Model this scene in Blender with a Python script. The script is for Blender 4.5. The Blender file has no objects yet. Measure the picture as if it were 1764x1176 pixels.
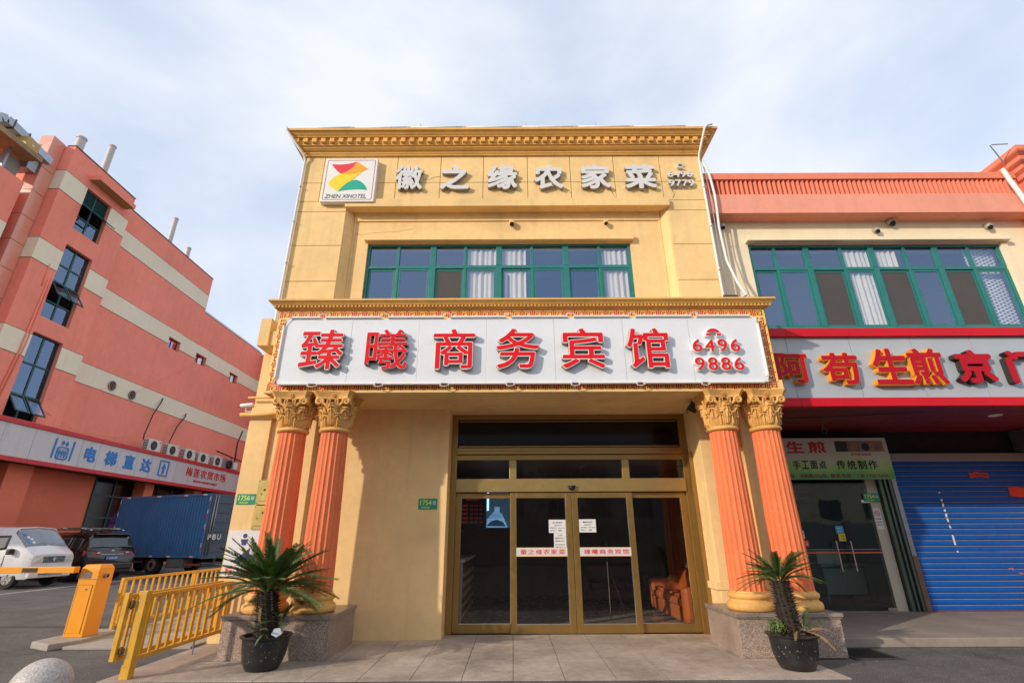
import bpy, math, random
from mathutils import Vector, Matrix
random.seed(7)
C = bpy.context.scene.collection
SC = bpy.context.scene
R = math.radians
# ------------------------------------------------------------------ camera, world, sun, exposure
cam_d = bpy.data.cameras.new('camera'); cam = bpy.data.objects.new('camera', cam_d); C.objects.link(cam)
cam_d.sensor_width = 36; cam_d.lens = 36 * 853 / 1764; cam_d.clip_start = .05; cam_d.clip_end = 2000
cam.matrix_world = Matrix.Translation((0, 0, 1.48)) @ Matrix.Rotation(R(90 + 21.55), 4, 'X') @ Matrix.Rotation(R(-.26), 4, 'Z')
SC.camera = cam
SUN_D = Vector((1.28, 1.0, -.60)).normalized()
world = bpy.data.worlds.new('World'); SC.world = world; world.use_nodes = True
def build_world():
    nt = world.node_tree; N = nt.nodes; L = nt.links; N.clear()
    out = N.new('ShaderNodeOutputWorld'); bg = N.new('ShaderNodeBackground'); bg.inputs['Strength'].default_value = .15
    sky = N.new('ShaderNodeTexSky'); sky.sky_type = 'NISHITA'; sky.sun_disc = False
    sky.sun_elevation = math.asin(-SUN_D.z)
    sky.sun_rotation = math.atan2(-SUN_D.x, -SUN_D.y)
    sky.air_density = 1.1; sky.dust_density = 1.2; sky.ozone_density = 2.5; sky.altitude = 0
    tc = N.new('ShaderNodeTexCoord'); mp = N.new('ShaderNodeMapping'); mp.inputs['Scale'].default_value = (1, 1, 1.9)
    mp.inputs['Location'].default_value = (1.7, 2.2, .35)
    nz = N.new('ShaderNodeTexNoise'); nz.inputs['Scale'].default_value = 1.5; nz.inputs['Detail'].default_value = 8; nz.inputs['Roughness'].default_value = .52
    nz.inputs['Distortion'].default_value = .25
    rp = N.new('ShaderNodeValToRGB'); rp.color_ramp.elements[0].position = .41; rp.color_ramp.elements[0].color = (.28, .28, .28, 1)
    rp.color_ramp.elements[1].position = .60; rp.color_ramp.elements[1].color = (.92, .92, .92, 1)
    mx = N.new('ShaderNodeMix'); mx.data_type = 'RGBA'
    L.new(tc.outputs['Generated'], mp.inputs['Vector']); L.new(mp.outputs[0], nz.inputs['Vector']); L.new(nz.outputs['Fac'], rp.inputs[0])
    hz = N.new('ShaderNodeMix'); hz.data_type = 'RGBA'; hz.inputs['Factor'].default_value = .62; hz.inputs['B'].default_value = (3.0, 3.45, 4.3, 1)
    L.new(sky.outputs[0], hz.inputs['A']); L.new(rp.outputs[0], mx.inputs['Factor']); L.new(hz.outputs['Result'], mx.inputs['A']); mx.inputs['B'].default_value = (3.95, 4.12, 4.4, 1)
    L.new(mx.outputs['Result'], bg.inputs['Color']); L.new(bg.outputs[0], out.inputs[0])
build_world()
sun_d = bpy.data.lights.new('sun', 'SUN'); sun_d.energy = 2.1; sun_d.angle = R(1.0); sun_d.color = (1, .87, .70)
sun = bpy.data.objects.new('sun', sun_d); C.objects.link(sun); sun.location = (-20, -20, 30)
sun.rotation_mode = 'QUATERNION'; sun.rotation_quaternion = SUN_D.to_track_quat('-Z', 'Y')
SC.view_settings.view_transform = 'Standard'; SC.view_settings.look = 'None'; SC.view_settings.gamma = 1
SC.view_settings.use_curve_mapping = False; SC.view_settings.exposure = .68
SC.render.engine = 'CYCLES'; SC.cycles.use_denoising = True
SC.cycles.max_bounces = 8; SC.cycles.transparent_max_bounces = 12
# ------------------------------------------------------------------ materials
MATS = {}
def pm(name, col, rough=.7, metal=0, var=.12, vs=1.3, bump=0, bs=80, streak=0, spec=.5, coat=0, emit=0, dirt=0, alpha=1):
    if name in MATS: return MATS[name]
    m = bpy.data.materials.new(name); m.use_nodes = True; MATS[name] = m
    nt = m.node_tree; N = nt.nodes; L = nt.links; b = N['Principled BSDF']
    b.inputs['Roughness'].default_value = rough; b.inputs['Metallic'].default_value = metal
    b.inputs['Specular IOR Level'].default_value = spec
    if coat: b.inputs['Coat Weight'].default_value = coat; b.inputs['Coat Roughness'].default_value = .08
    geo = N.new('ShaderNodeNewGeometry'); P = geo.outputs['Position']
    def noise(scale, detail=5, vec=P, ro=.6):
        n = N.new('ShaderNodeTexNoise'); n.inputs['Scale'].default_value = scale; n.inputs['Detail'].default_value = detail
        n.inputs['Roughness'].default_value = ro; L.new(vec, n.inputs['Vector']); return n.outputs['Fac']
    def mapr(f, a, b_, c, d):
        r = N.new('ShaderNodeMapRange'); L.new(f, r.inputs[0])
        for i, v in enumerate((a, b_, c, d)): r.inputs[i + 1].default_value = v
        return r.outputs[0]
    def mul(x, y):
        q = N.new('ShaderNodeMath'); q.operation = 'MULTIPLY'; L.new(x, q.inputs[0]); L.new(y, q.inputs[1]); return q.outputs[0]
    f = mapr(noise(vs), .25, .75, 1 - var, 1 + var * .6)
    f = mul(f, mapr(noise(vs * 9, 3), .3, .7, 1 - var * .45, 1 + var * .25))
    if streak:
        mp = N.new('ShaderNodeMapping'); mp.inputs['Scale'].default_value = (4.3, 4.3, .3); L.new(P, mp.inputs['Vector'])
        f = mul(f, mapr(noise(1, 6, mp.outputs[0]), .52, .78, 1, 1 - streak))
    if dirt:
        f = mul(f, mapr(noise(.9, 9, P, .7), .55, .75, 1, 1 - dirt))
    hs = N.new('ShaderNodeMix'); hs.data_type = 'RGBA'; hs.blend_type = 'MULTIPLY'; hs.inputs['Factor'].default_value = 1
    hs.inputs['A'].default_value = (*col, 1)
    cb = N.new('ShaderNodeCombineColor')
    for i in range(3): L.new(f, cb.inputs[i])
    L.new(cb.outputs[0], hs.inputs['B']); L.new(hs.outputs['Result'], b.inputs['Base Color'])
    if rough > .15:
        L.new(mapr(noise(vs * 4, 4), .3, .7, max(.02, rough - .08), min(1, rough + .08)), b.inputs['Roughness'])
    if bump:
        bp = N.new('ShaderNodeBump'); bp.inputs['Strength'].default_value = bump; bp.inputs['Distance'].default_value = .01
        L.new(noise(bs, 4), bp.inputs['Height']); L.new(bp.outputs[0], b.inputs['Normal'])
    if emit:
        L.new(hs.outputs['Result'], b.inputs['Emission Color']); b.inputs['Emission Strength'].default_value = emit
    m['rgb'] = col
    return m
def granite(name, c1, c2, c3, scale=90, rough=.55, var=.15):
    if name in MATS: return MATS[name]
    m = pm(name, c1, rough, var=var, vs=1.1, bump=.2, bs=220, dirt=.38)
    nt = m.node_tree; N = nt.nodes; L = nt.links; b = N['Principled BSDF']
    hs = b.inputs['Base Color'].links[0].from_node
    geo = N.new('ShaderNodeNewGeometry'); n = N.new('ShaderNodeTexNoise'); n.inputs['Scale'].default_value = scale; n.inputs['Detail'].default_value = 3
    n.inputs['Roughness'].default_value = .8
    L.new(geo.outputs['Position'], n.inputs['Vector'])
    r = N.new('ShaderNodeValToRGB'); e = r.color_ramp.elements; e[0].position = .38; e[0].color = (*c3, 1); e[1].position = .62; e[1].color = (*c2, 1)
    k = r.color_ramp.elements.new(.5); k.color = (*c1, 1); L.new(n.outputs['Fac'], r.inputs[0])
    L.new(r.outputs[0], hs.inputs['A'])
    return m
def glass(name, tint, refl, rough=.0, gcol=(.9, .95, 1)):
    m = bpy.data.materials.new(name); m.use_nodes = True; MATS[name] = m
    nt = m.node_tree; N = nt.nodes; L = nt.links; N.clear()
    o = N.new('ShaderNodeOutputMaterial'); t = N.new('ShaderNodeBsdfTransparent'); t.inputs[0].default_value = (*tint, 1)
    g = N.new('ShaderNodeBsdfGlossy'); g.inputs['Roughness'].default_value = rough; g.inputs[0].default_value = (*gcol, 1)
    geo = N.new('ShaderNodeNewGeometry'); dt = N.new('ShaderNodeVectorMath'); dt.operation = 'DOT_PRODUCT'
    L.new(geo.outputs['Incoming'], dt.inputs[0]); L.new(geo.outputs['True Normal'], dt.inputs[1])
    def mm(op, a, b=None):
        q = N.new('ShaderNodeMath'); q.operation = op; q.use_clamp = op in ('ADD',)
        for i, v in enumerate((a, b)):
            if v is None: continue
            if isinstance(v, (int, float)): q.inputs[i].default_value = v
            else: L.new(v, q.inputs[i])
        return q.outputs[0]
    ab = mm('ABSOLUTE', dt.outputs['Value']); iv = mm('SUBTRACT', 1.0, ab); p5 = mm('POWER', iv, 5.0)
    fac = mm('ADD', mm('MULTIPLY', p5, .93), .045 + refl)
    n = N.new('ShaderNodeTexNoise'); n.inputs['Scale'].default_value = 1.3; L.new(geo.outputs['Position'], n.inputs['Vector'])
    bp = N.new('ShaderNodeBump'); bp.inputs['Strength'].default_value = .05; bp.inputs['Distance'].default_value = .05
    L.new(n.outputs['Fac'], bp.inputs['Height']); L.new(bp.outputs[0], g.inputs['Normal'])
    x = N.new('ShaderNodeMixShader'); L.new(fac, x.inputs[0]); L.new(t.outputs[0], x.inputs[1]); L.new(g.outputs[0], x.inputs[2])
    L.new(x.outputs[0], o.inputs[0]); return m
YEL = pm('yellow_stucco', (.87, .61, .29), .9, var=.13, vs=.8, bump=.4, bs=140, streak=.14, dirt=.19, spec=.2)
YELC = pm('yellow_cornice', (.78, .43, .11), .65, var=.16, vs=1.1, bump=.2, bs=90, streak=.16, dirt=.12)
CAPM = pm('capital_ochre', (.76, .41, .115), .6, var=.22, vs=4, bump=.3, bs=60, dirt=.2)
SHAFT = pm('salmon_column', (.80, .205, .08), .65, var=.14, vs=2, bump=.2, bs=120, streak=.24, spec=.25, dirt=.26)
JOINT = pm('joint_dark', (.12, .07, .035), .9)
BOARD = pm('white_board', (.72, .745, .79), .3, var=.03, vs=.7, coat=.25)
WHITE = pm('white_plastic', (.78, .77, .74), .45, var=.06)
RED = pm('sign_red', (.72, .012, .02), .4, var=.05, spec=.15)
REDB = pm('border_red', (.60, .03, .015), .5, var=.12, vs=8)
YELB = pm('border_yellow', (.90, .60, .14), .5, var=.08, vs=8)
LETW = pm('letter_white', (.66, .66, .66), .4, var=.06, vs=5)
LETSIDE = pm('letter_side', (.34, .30, .26), .5, var=.15, vs=6)
TEAL = pm('teal_frame', (.014, .18, .17), .45, var=.15, vs=6)
TEALD = pm('dark_teal_frame', (.008, .065, .07), .45, var=.15, vs=6)
BRONZE = pm('bronze_frame', (.36, .225, .075), .36, metal=.75, var=.06, vs=3)
GOLD = pm('gold_frame', (.45, .31, .12), .38, metal=.7, var=.06, vs=3)
DARK = pm('dark_room', (.022, .02, .02), .9, var=.3)
BLACK = pm('black_plastic', (.012, .012, .013), .45, var=.2, vs=5)
DARKGLASS = pm('black_glass', (.006, .006, .007), .12, var=.1, spec=.3)
CURT = pm('curtain_cream', (.74, .70, .60), .9, var=.08, vs=6)
CURTB = pm('curtain_brown', (.17, .13, .09), .9, var=.1)
SCREEN = pm('window_screen', (.075, .07, .07), .9, var=.1)
GLASSU = glass('window_glass', (.93, .94, .95), .21, gcol=(.50, .68, 1))
GLASSD = glass('door_glass', (.80, .80, .78), .0)
GLASSS = glass('shop_glass', (.72, .78, .76), .0)
SALM = pm('salmon_stucco', (.94, .30, .22), .9, var=.10, vs=.35, bump=.3, bs=60, streak=.12, dirt=.10, spec=.2)
SALMP = pm('salmon_panel', (.72, .30, .22), .25, var=.05, vs=.5, coat=.3)
CRM = pm('cream_band', (.84, .75, .58), .85, var=.07, vs=.5, bump=.25, bs=60, streak=.08)
CRMW = pm('cream_wall', (.86, .74, .52), .85, var=.07, vs=.6, bump=.25, bs=90, streak=.10)
PAR = pm('parapet_salmon', (.80, .235, .14), .8, var=.10, vs=.9, bump=.3, bs=70, streak=.12, dirt=.1)
PARL = pm('parapet_salmon_light', (.84, .34, .24), .8, var=.10, vs=.9, bump=.3, bs=70, streak=.12, dirt=.12)
ACP = pm('grey_panel', (.40, .44, .49), .35, var=.05, vs=.5, coat=.15)
REDR = pm('red_rail', (.60, .008, .02), .4, var=.10, vs=1.5, spec=.2)
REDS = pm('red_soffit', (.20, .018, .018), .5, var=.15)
ASPH = granite('asphalt', (.115, .104, .097), (.22, .20, .185), (.045, .042, .040), 75, rough=.93, var=.42)
CONC = pm('concrete', (.38, .34, .295), .9, var=.2, vs=1.2, bump=.5, bs=90, dirt=.3)
GRAN = granite('granite_paver', (.50, .41, .34), (.68, .58, .49), (.27, .21, .16), 120, var=.42)
GRANP = granite('granite_pedestal', (.36, .26, .205), (.56, .45, .38), (.11, .075, .06), 95)
GRANT = granite('granite_slab', (.30, .235, .20), (.42, .35, .31), (.15, .11, .09), 110, rough=.3)
STONE = granite('stone_ball', (.50, .46, .43), (.62, .58, .55), (.33, .28, .25), 60, rough=.4)
YPAINT = pm('yellow_paint', (.72, .38, .03), .5, var=.2, vs=6, dirt=.38)
OPAINT = pm('orange_cabinet', (.86, .33, .012), .38, var=.05, vs=2, coat=.2)
BLUE = pm('shutter_blue', (.003, .10, .44), .5, var=.2, vs=.9, dirt=.35, spec=.2)
TBLUE = pm('truck_blue', (.045, .17, .38), .5, var=.16, vs=1.2, dirt=.2, streak=.12)
TDARK = pm('truck_rear_blue', (.07, .10, .15), .6, var=.2, dirt=.2)
CABB = pm('cab_blue', (.015, .035, .24), .45, coat=.1)
TYRE = pm('tyre_rubber', (.02, .02, .02), .85, var=.2)
RIM = pm('wheel_rim', (.35, .34, .33), .4, metal=.6, var=.2)
VANW = pm('van_white', (.70, .71, .73), .25, var=.05, coat=.5, dirt=.05)
SUVB = pm('suv_brown', (.022, .011, .009), .22, var=.08, coat=.7)
CARGL = pm('car_glass', (.03, .035, .04), .05, var=.05, spec=.8, coat=.5)
CHROME = pm('chrome', (.62, .62, .62), .2, metal=1, var=.05)
STEEL = pm('galvanised_steel', (.33, .36, .40), .4, metal=.6, var=.2)
AC = pm('ac_cream', (.66, .64, .60), .5, var=.08)
GREENS = pm('sign_green', (.008, .26, .14), .4, var=.08)
LIME = pm('sign_lime', (.60, .80, .15), .5, var=.03)
BRASS = pm('brass_plate', (.55, .43, .13), .42, metal=.25, var=.22, vs=6, dirt=.3)
PAPER = pm('paper', (.72, .73, .74), .8, var=.05)
INK = pm('ink', (.03, .03, .035), .8)
INKB = pm('sign_blue', (.02, .20, .58), .5, var=.08)
INKR = pm('ink_red', (.62, .02, .025), .5, var=.06)
LEAF = pm('frond_green', (.055, .125, .028), .5, var=.35, vs=14)
LEAF2 = pm('frond_light_green', (.14, .22, .05), .5, var=.35, vs=14)
DRYL = pm('dry_frond', (.42, .25, .10), .8, var=.3, vs=12)
TRUNK = pm('palm_trunk', (.035, .024, .017), .9, var=.4, vs=20)
TRUNKB = pm('palm_trunk_brown', (.13, .085, .06), .9, var=.4, vs=20)
SOIL = pm('soil', (.06, .045, .03), .95, bump=1, bs=60)
WOODC = pm('trunk_bark', (.10, .075, .055), .9, bump=.8, bs=20)
TREEL = pm('tree_leaf', (.045, .085, .025), .6, var=.35, vs=2)
# ------------------------------------------------------------------ helpers
ORG = {}
def empty(name, label, cat, loc, group=None, kind=None):
    o = bpy.data.objects.new(name, None); C.objects.link(o); o.location = loc; o.empty_display_size = .1
    o['label'] = label; o['category'] = cat
    if group: o['group'] = group
    if kind: o['kind'] = kind
    ORG[o.name] = Vector(loc); return o
def tag(o, label, cat, group=None, kind=None):
    o['label'] = label; o['category'] = cat
    if group: o['group'] = group
    if kind: o['kind'] = kind
    return o
def link(name, me, at, parent=None, kind=None):
    o = bpy.data.objects.new(name, me); C.objects.link(o); at = Vector(at)
    if parent is not None:
        o.parent = parent; o.location = at - ORG[parent.name]
    else: o.location = at
    ORG[o.name] = at
    if kind: o['kind'] = kind
    return o
class MB:
    def __init__(s): s.v = []; s.f = []; s.mi = []
    def add(s, vs, fs, mi=0):
        n = len(s.v); s.v += [Vector(v) for v in vs]; s.f += [[n + i for i in f] for f in fs]; s.mi += [mi] * len(fs); return s
    def box(s, x0, x1, y0, y1, z0, z1, mi=0):
        return s.add([(x0, y0, z0), (x1, y0, z0), (x1, y1, z0), (x0, y1, z0), (x0, y0, z1), (x1, y0, z1), (x1, y1, z1), (x0, y1, z1)],
                     [(0, 3, 2, 1), (4, 5, 6, 7), (0, 1, 5, 4), (1, 2, 6, 5), (2, 3, 7, 6), (3, 0, 4, 7)], mi)
    def quad(s, *p, mi=0): return s.add(p, [tuple(range(len(p)))], mi)
    def prism(s, pts, y0, y1, plane='xz', mi=0):
        n = len(pts)
        def m(p, d):
            if plane == 'xz': return (p[0], d, p[1])
            if plane == 'yz': return (d, p[0], p[1])
            return (p[0], p[1], d)
        vs = [m(p, y0) for p in pts] + [m(p, y1) for p in pts]
        fs = [tuple(range(n)), tuple(range(2 * n - 1, n - 1, -1))] + [(i, i + n, (i + 1) % n + n, (i + 1) % n) for i in range(n)]
        return s.add(vs, fs, mi)
    def lathe(s, cx, cy, prof, seg=24, mi=0, sx=1, sy=1, fn=None, cap=True):
        n = len(s.v); k = len(prof)
        for (r, z) in prof:
            for i in range(seg):
                a = 2 * math.pi * i / seg; q = fn(a, r, z) if fn else r
                s.v.append(Vector((cx + q * math.cos(a) * sx, cy + q * math.sin(a) * sy, z)))
        for j in range(k - 1):
            for i in range(seg):
                i2 = (i + 1) % seg; s.f.append([n + j * seg + i, n + j * seg + i2, n + (j + 1) * seg + i2, n + (j + 1) * seg + i]); s.mi.append(mi)
        if cap:
            s.f.append([n + i for i in range(seg)][::-1]); s.mi.append(mi)
            s.f.append([n + (k - 1) * seg + i for i in range(seg)]); s.mi.append(mi)
        return s
    def tube(s, pts, r, seg=8, mi=0, r1=None):
        pts = [Vector(p) for p in pts]; n0 = len(s.v); K = len(pts)
        up = None
        for j, p in enumerate(pts):
            t = (pts[min(j + 1, K - 1)] - pts[max(j - 1, 0)]).normalized()
            if up is None: up = Vector((0, 0, 1)) if abs(t.z) < .9 else Vector((1, 0, 0))
            a = t.cross(up).normalized(); b = t.cross(a).normalized(); up = -b if b.dot(up) < 0 else b
            rr = r if r1 is None else r + (r1 - r) * j / max(1, K - 1)
            for i in range(seg):
                w = 2 * math.pi * i / seg; s.v.append(p + (a * math.cos(w) + b * math.sin(w)) * rr)
        for j in range(K - 1):
            for i in range(seg):
                i2 = (i + 1) % seg; s.f.append([n0 + j * seg + i, n0 + j * seg + i2, n0 + (j + 1) * seg + i2, n0 + (j + 1) * seg + i]); s.mi.append(mi)
        s.f.append([n0 + i for i in range(seg)]); s.mi.append(mi); s.f.append([n0 + (K - 1) * seg + i for i in range(seg)]); s.mi.append(mi)
        return s
    def wheel(s, cx, cy, cz, r, w, axis='y', seg=28, mi=0, r_in=0):
        prof = [(r * .82, -w / 2), (r * .96, -w / 2), (r, -w * .38), (r, w * .38), (r * .96, w / 2), (r * .82, w / 2)] if not r_in else r_in
        m2 = MB(); m2.lathe(0, 0, prof, seg)
        vs = [((v.x, v.z, v.y) if axis == 'y' else (v.z, v.x, v.y)) for v in m2.v]
        return s.add([(a + cx, b + cy, c + cz) for a, b, c in vs], m2.f, mi)
    def xf(s, M): s.v = [M @ v for v in s.v]; return s
    def mesh(s, name, mats, smooth=False, center=True):
        if not isinstance(mats, (list, tuple)): mats = [mats]
        if center:
            lo = Vector([min(v[i] for v in s.v) for i in range(3)]); hi = Vector([max(v[i] for v in s.v) for i in range(3)]); c = (lo + hi) / 2
        else: c = Vector((0, 0, 0))
        me = bpy.data.meshes.new(name); me.from_pydata([tuple(v - c) for v in s.v], [], s.f)
        for m in mats: me.materials.append(m)
        me.polygons.foreach_set('material_index', s.mi); me.polygons.foreach_set('use_smooth', [smooth] * len(s.f)); me.update()
        return me, c
    def build(s, name, mats, parent=None, smooth=False, bevel=0, kind=None, fix=True, auto=0):
        me, c = s.mesh(name, mats, smooth)
        if fix:
            import bmesh
            bm = bmesh.new(); bm.from_mesh(me); bmesh.ops.recalc_face_normals(bm, faces=bm.faces); bm.to_mesh(me); bm.free()
        if auto: me.set_sharp_from_angle(angle=R(auto))
        o = link(name, me, c, parent, kind)
        if bevel:
            b = o.modifiers.new('bevel', 'BEVEL'); b.width = bevel; b.segments = 2; b.limit_method = 'ANGLE'; b.angle_limit = R(50)
        return o
def bx(name, mat, parent, x0, x1, y0, y1, z0, z1, bevel=0, label=None, kind=None):
    o = MB().box(x0, x1, y0, y1, z0, z1).build(name, mat, parent, bevel=bevel, fix=False, kind=kind)
    if label: o['label'] = label
    return o
def inst(name, o, at, parent):
    q = o.copy(); C.objects.link(q); q.parent = parent; at = Vector(at); q.location = at - (ORG[parent.name] if parent else Vector())
    ORG[q.name] = at; return q
TCACHE = {}
def text_me(s):
    if s in TCACHE: return TCACHE[s]
    c = bpy.data.curves.new('glyph', 'FONT'); c.body = s; c.size = 1; c.extrude = .05; c.resolution_u = 3
    o = bpy.data.objects.new('glyph', c); C.objects.link(o); bpy.context.view_layer.update()
    me = bpy.data.meshes.new_from_object(o); bpy.data.objects.remove(o); bpy.data.curves.remove(c)
    vs = [tuple(v.co) for v in me.vertices]; fs = [tuple(p.vertices) for p in me.polygons]
    TCACHE[s] = (vs, fs); return TCACHE[s]
def text(s, x0, x1, z0, z1, y, depth, mat, name, parent, off=.0, face='-Y', ref=None, shear=0):
    """fit the word s into the box; y is the plane of its back, depth its thickness; off thickens the strokes"""
    vs, fs = text_me(s)
    if not vs: return None
    r = ref if ref is not None else off
    ax, bx_, ay, by = min(v[0] for v in vs) - r, max(v[0] for v in vs) + r, min(v[1] for v in vs) - r, max(v[1] for v in vs) + r
    kx = (x1 - x0) / (bx_ - ax); kz = (z1 - z0) / (by - ay)
    cx, cz = (x0 + x1) / 2, (z0 + z1) / 2
    if off <= 0: sh_ = [(0, 0)]
    elif len(s) > 1 or off < .02: sh_ = [(-off, -off * .5), (off, -off * .5), (0, off)]
    else: sh_ = [(0, 0)] + [(off * math.cos(R(45 * k)), off * math.sin(R(45 * k))) for k in range(8)]
    V, F = [], []
    for q, (ox, oy) in enumerate(sh_):
        n = len(V); dd = depth * (1 - q * .004) if depth > .02 else depth - q * .00004
        for v in vs:
            px = (v[0] + ox - (ax + bx_) / 2) * kx; pz = (v[1] + oy - (ay + by) / 2) * kz; d = (v[2] + .05) / .1 * dd
            px += shear * pz
            V.append((px, -d, pz) if face == '-Y' else (d, px, pz))
        F += [tuple(n + i for i in f) for f in fs]
    me = bpy.data.meshes.new(name); me.from_pydata(V, [], F); me.materials.append(mat); me.update()
    at = (cx, y, cz) if face == '-Y' else (y, cx, cz)
    return link(name, me, at, parent)
def row(s, x0, x1, z0, z1, y, depth, mat, name, parent, off=.02, face='-Y'):
    """each character of s as its own letter, spread over the box"""
    n = len(s); w = (x1 - x0) / n; out = []
    for i, ch in enumerate(s):
        if ch == ' ': continue
        out.append(text(ch, x0 + w * i + w * .09, x0 + w * (i + 1) - w * .09, z0, z1, y, depth, mat, name, parent, off, face))
    return out
# ================================================================== GROUND
g = MB(); n = 60
g.quad((-400, -300, -.012), (400, -300, -.012), (400, 600, -.012), (-400, 600, -.012))
ground = g.build('ground', ASPH, kind='structure', fix=False); ground['label'] = 'dark grey asphalt of the yard and road'
pav = MB().box(-4.66, 3.78, 6.52, 9.6, -.011, -.008).build('pavement', pm('joint_mortar', (.16, .12, .095), .9), kind='structure', fix=False)
tm = None
xs = [-4.66 + .582 * i for i in range(15)]; xs[-1] = 3.78
ys = [6.52, 7.50, 8.48, 9.30]
for j in range(3):
    for i in range(len(xs) - 1):
        o = bx('tile', GRAN, pav, xs[i] + .004, xs[i + 1] - .004, ys[j] + .004, ys[j + 1] - .004, -.0075, random.uniform(-.001, .0015))
for o in pav.children: o.rotation_euler = (random.uniform(-.001, .001), random.uniform(-.001, .001), 0)
fp = MB(); fp.prism([(-6.55, 8.30), (-4.68, 8.30), (-4.68, 30), (-6.75, 30), (-6.75, 9.35), (-6.55, 9.3)], -.011, .03, 'xy')
fp = fp.build('footpath', CONC, kind='structure', bevel=.008)
mk = MB()
mk.box(-15.05, -14.95, 12.5, 30, -.010, -.006); mk.box(-20, -15.05, 18.42, 18.52, -.010, -.006)
mk.box(-20, -15.05, 21.3, 21.4, -.010, -.006); mk.box(-20, -15.05, 15.5, 15.6, -.010, -.006)
mk.build('road_markings', pm('line_paint', (.55, .55, .53), .8, var=.3, vs=3), kind='structure', fix=False)
st = MB().box(4.40, 14.5, 8.2, 8.42, -.01, .11).box(4.40, 14.5, 8.42, 13.6, -.01, .105)
st.build('shop_platform', pm('platform_concrete', (.30, .25, .21), .85, var=.22, vs=1.5, bump=.4, bs=90, dirt=.3), kind='structure', bevel=.012, fix=False)
gr = empty('drain_grate', 'dark slotted iron drain grate in the asphalt beside the right granite pedestal', 'drain grate', (4.7, 7.8, 0))
MB().box(4.42, 5.05, 7.45, 7.50, -.010, .004).box(4.42, 5.05, 8.08, 8.13, -.010, .004).box(4.42, 4.47, 7.50, 8.08, -.010, .004).box(5.0, 5.05, 7.50, 8.08, -.010, .004).build('frame', pm('grate_iron', (.05, .045, .045), .8), gr, fix=False)
b0 = bx('bar', BLACK, gr, 4.475, 4.995, 7.515, 7.545, -.010, .002)
for k in range(1, 10): inst('bar', b0, (ORG[b0.name].x, 7.53 + .06 * k, ORG[b0.name].z), gr)
# ================================================================== HOTEL
H = empty('hotel_building', 'yellow stucco hotel with dentil cornice and columned entrance under a white sign', 'building', (-.2, 9, 0))
w = MB()
ZS = 3.645
w.box(-3.45, -1.13, 8.85, 9.38, 0, ZS)                      # bay wall by the door
w.box(-4.64, -3.45, 8.70, 9.38, 0, ZS); w.box(3.25, 4.38, 8.70, 9.38, 0, ZS)   # pilaster cores
w.box(-4.64, -3.45, 8.70, 8.85, ZS, 5.08); w.box(3.25, 4.38, 8.70, 8.85, ZS, 5.08)
w.box(-4.60, -4.35, 9.38, 20, 0, 9.44); w.box(3.95, 4.20, 9.60, 20, 0, 9.44); w.box(-4.35, 3.95, 19.8, 20, 0, 9.44)
w.box(-4.35, 3.95, 9.5, 19.8, 9.1, 9.2)
w.box(-4.60, 4.20, 8.86, 9.38, ZS, 5.18)
w.box(-4.60, -3.55, 8.87, 9.38, 5.18, 8.26); w.box(3.37, 4.20, 8.87, 9.38, 5.18, 8.26)
w.box(-4.60, 4.20, 8.87, 9.38, 8.26, 9.46)
w.box(-3.55, -3.06, 9.05, 9.38, 5.18, 8.26); w.box(2.53, 3.37, 9.05, 9.38, 5.18, 8.26); w.box(-3.06, 2.53, 9.05, 9.38, 7.31, 8.26)
w.box(-4.35, -3.02, 9.6, 9.7, 0, 3.6)
w.build('wall', YEL, H, fix=False)
w = MB()   # splayed reveals of the upper recess
w.prism([(-3.56, 8.868), (-3.53, 8.868), (-3.40, 9.049), (-3.56, 9.049)], 5.2, 8.05, 'xy')
w.prism([(3.38, 8.868), (3.35, 8.868), (3.22, 9.049), (3.38, 9.049)], 5.2, 8.05, 'xy')
w.box(-3.40, 3.22, 9.02, 9.049, 7.86, 8.0); w.box(-3.40, 3.22, 9.0, 9.049, 8.0, 8.049)
w.box(-3.40, -3.36, 9.03, 9.049, 5.2, 7.86); w.box(3.18, 3.22, 9.03, 9.049, 5.2, 7.86)
w.build('reveal', YEL, H, fix=False)
# faces of the pilasters with raised frames, plinth mouldings
def pilaster(x0, x1, fx0, fx1):
    f = MB(); f.box(x0, fx0, 8.64, 8.70, .80, ZS); f.box(fx1, x1, 8.64, 8.70, .80, ZS); f.box(fx0, fx1, 8.64, 8.70, .80, .92); f.box(fx0, fx1, 8.64, 8.70, 3.45, ZS)
    f.box(x0 - .02, x1 + .02, 8.615, 8.70, .70, .80); f.box(x0 - .005, x1 + .005, 8.63, 8.70, 0, .70)
    f.build('pilaster_frame', YEL, H, bevel=.008, fix=False)
pilaster(-4.64, -3.45, -4.25, -3.72)
pilaster(3.25, 4.38, 3.55, 4.0)
MB().box(3.21, 3.25, 8.62, 9.28, .70, .80).build('plinth_moulding', YEL, H, fix=False)
f = MB(); f.box(3.70, 3.74, 8.60, 8.64, 1.02, 3.3).box(3.98, 4.05, 8.60, 8.64, .95, 3.3).box(3.60, 3.98, 8.60, 8.64, .95, 1.02)
f.build('raised_frame', YEL, H, bevel=.01, fix=False)
MB().box(-4.60, -4.40, 8.30, 8.70, 4.70, 5.24).box(-4.40, -3.97, 8.34, 8.70, 4.72, 5.0).build('beam_end', YEL, H, bevel=.01, fix=False)
MB().tube([(-4.78, 8.56, 3.50), (-3.98, 8.56, 3.50)], .035, 10).tube([(-4.72, 8.6, 3.82), (-4.0, 8.6, 3.82)], .02, 8).build('moulding', YELC, H, smooth=True)
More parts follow.
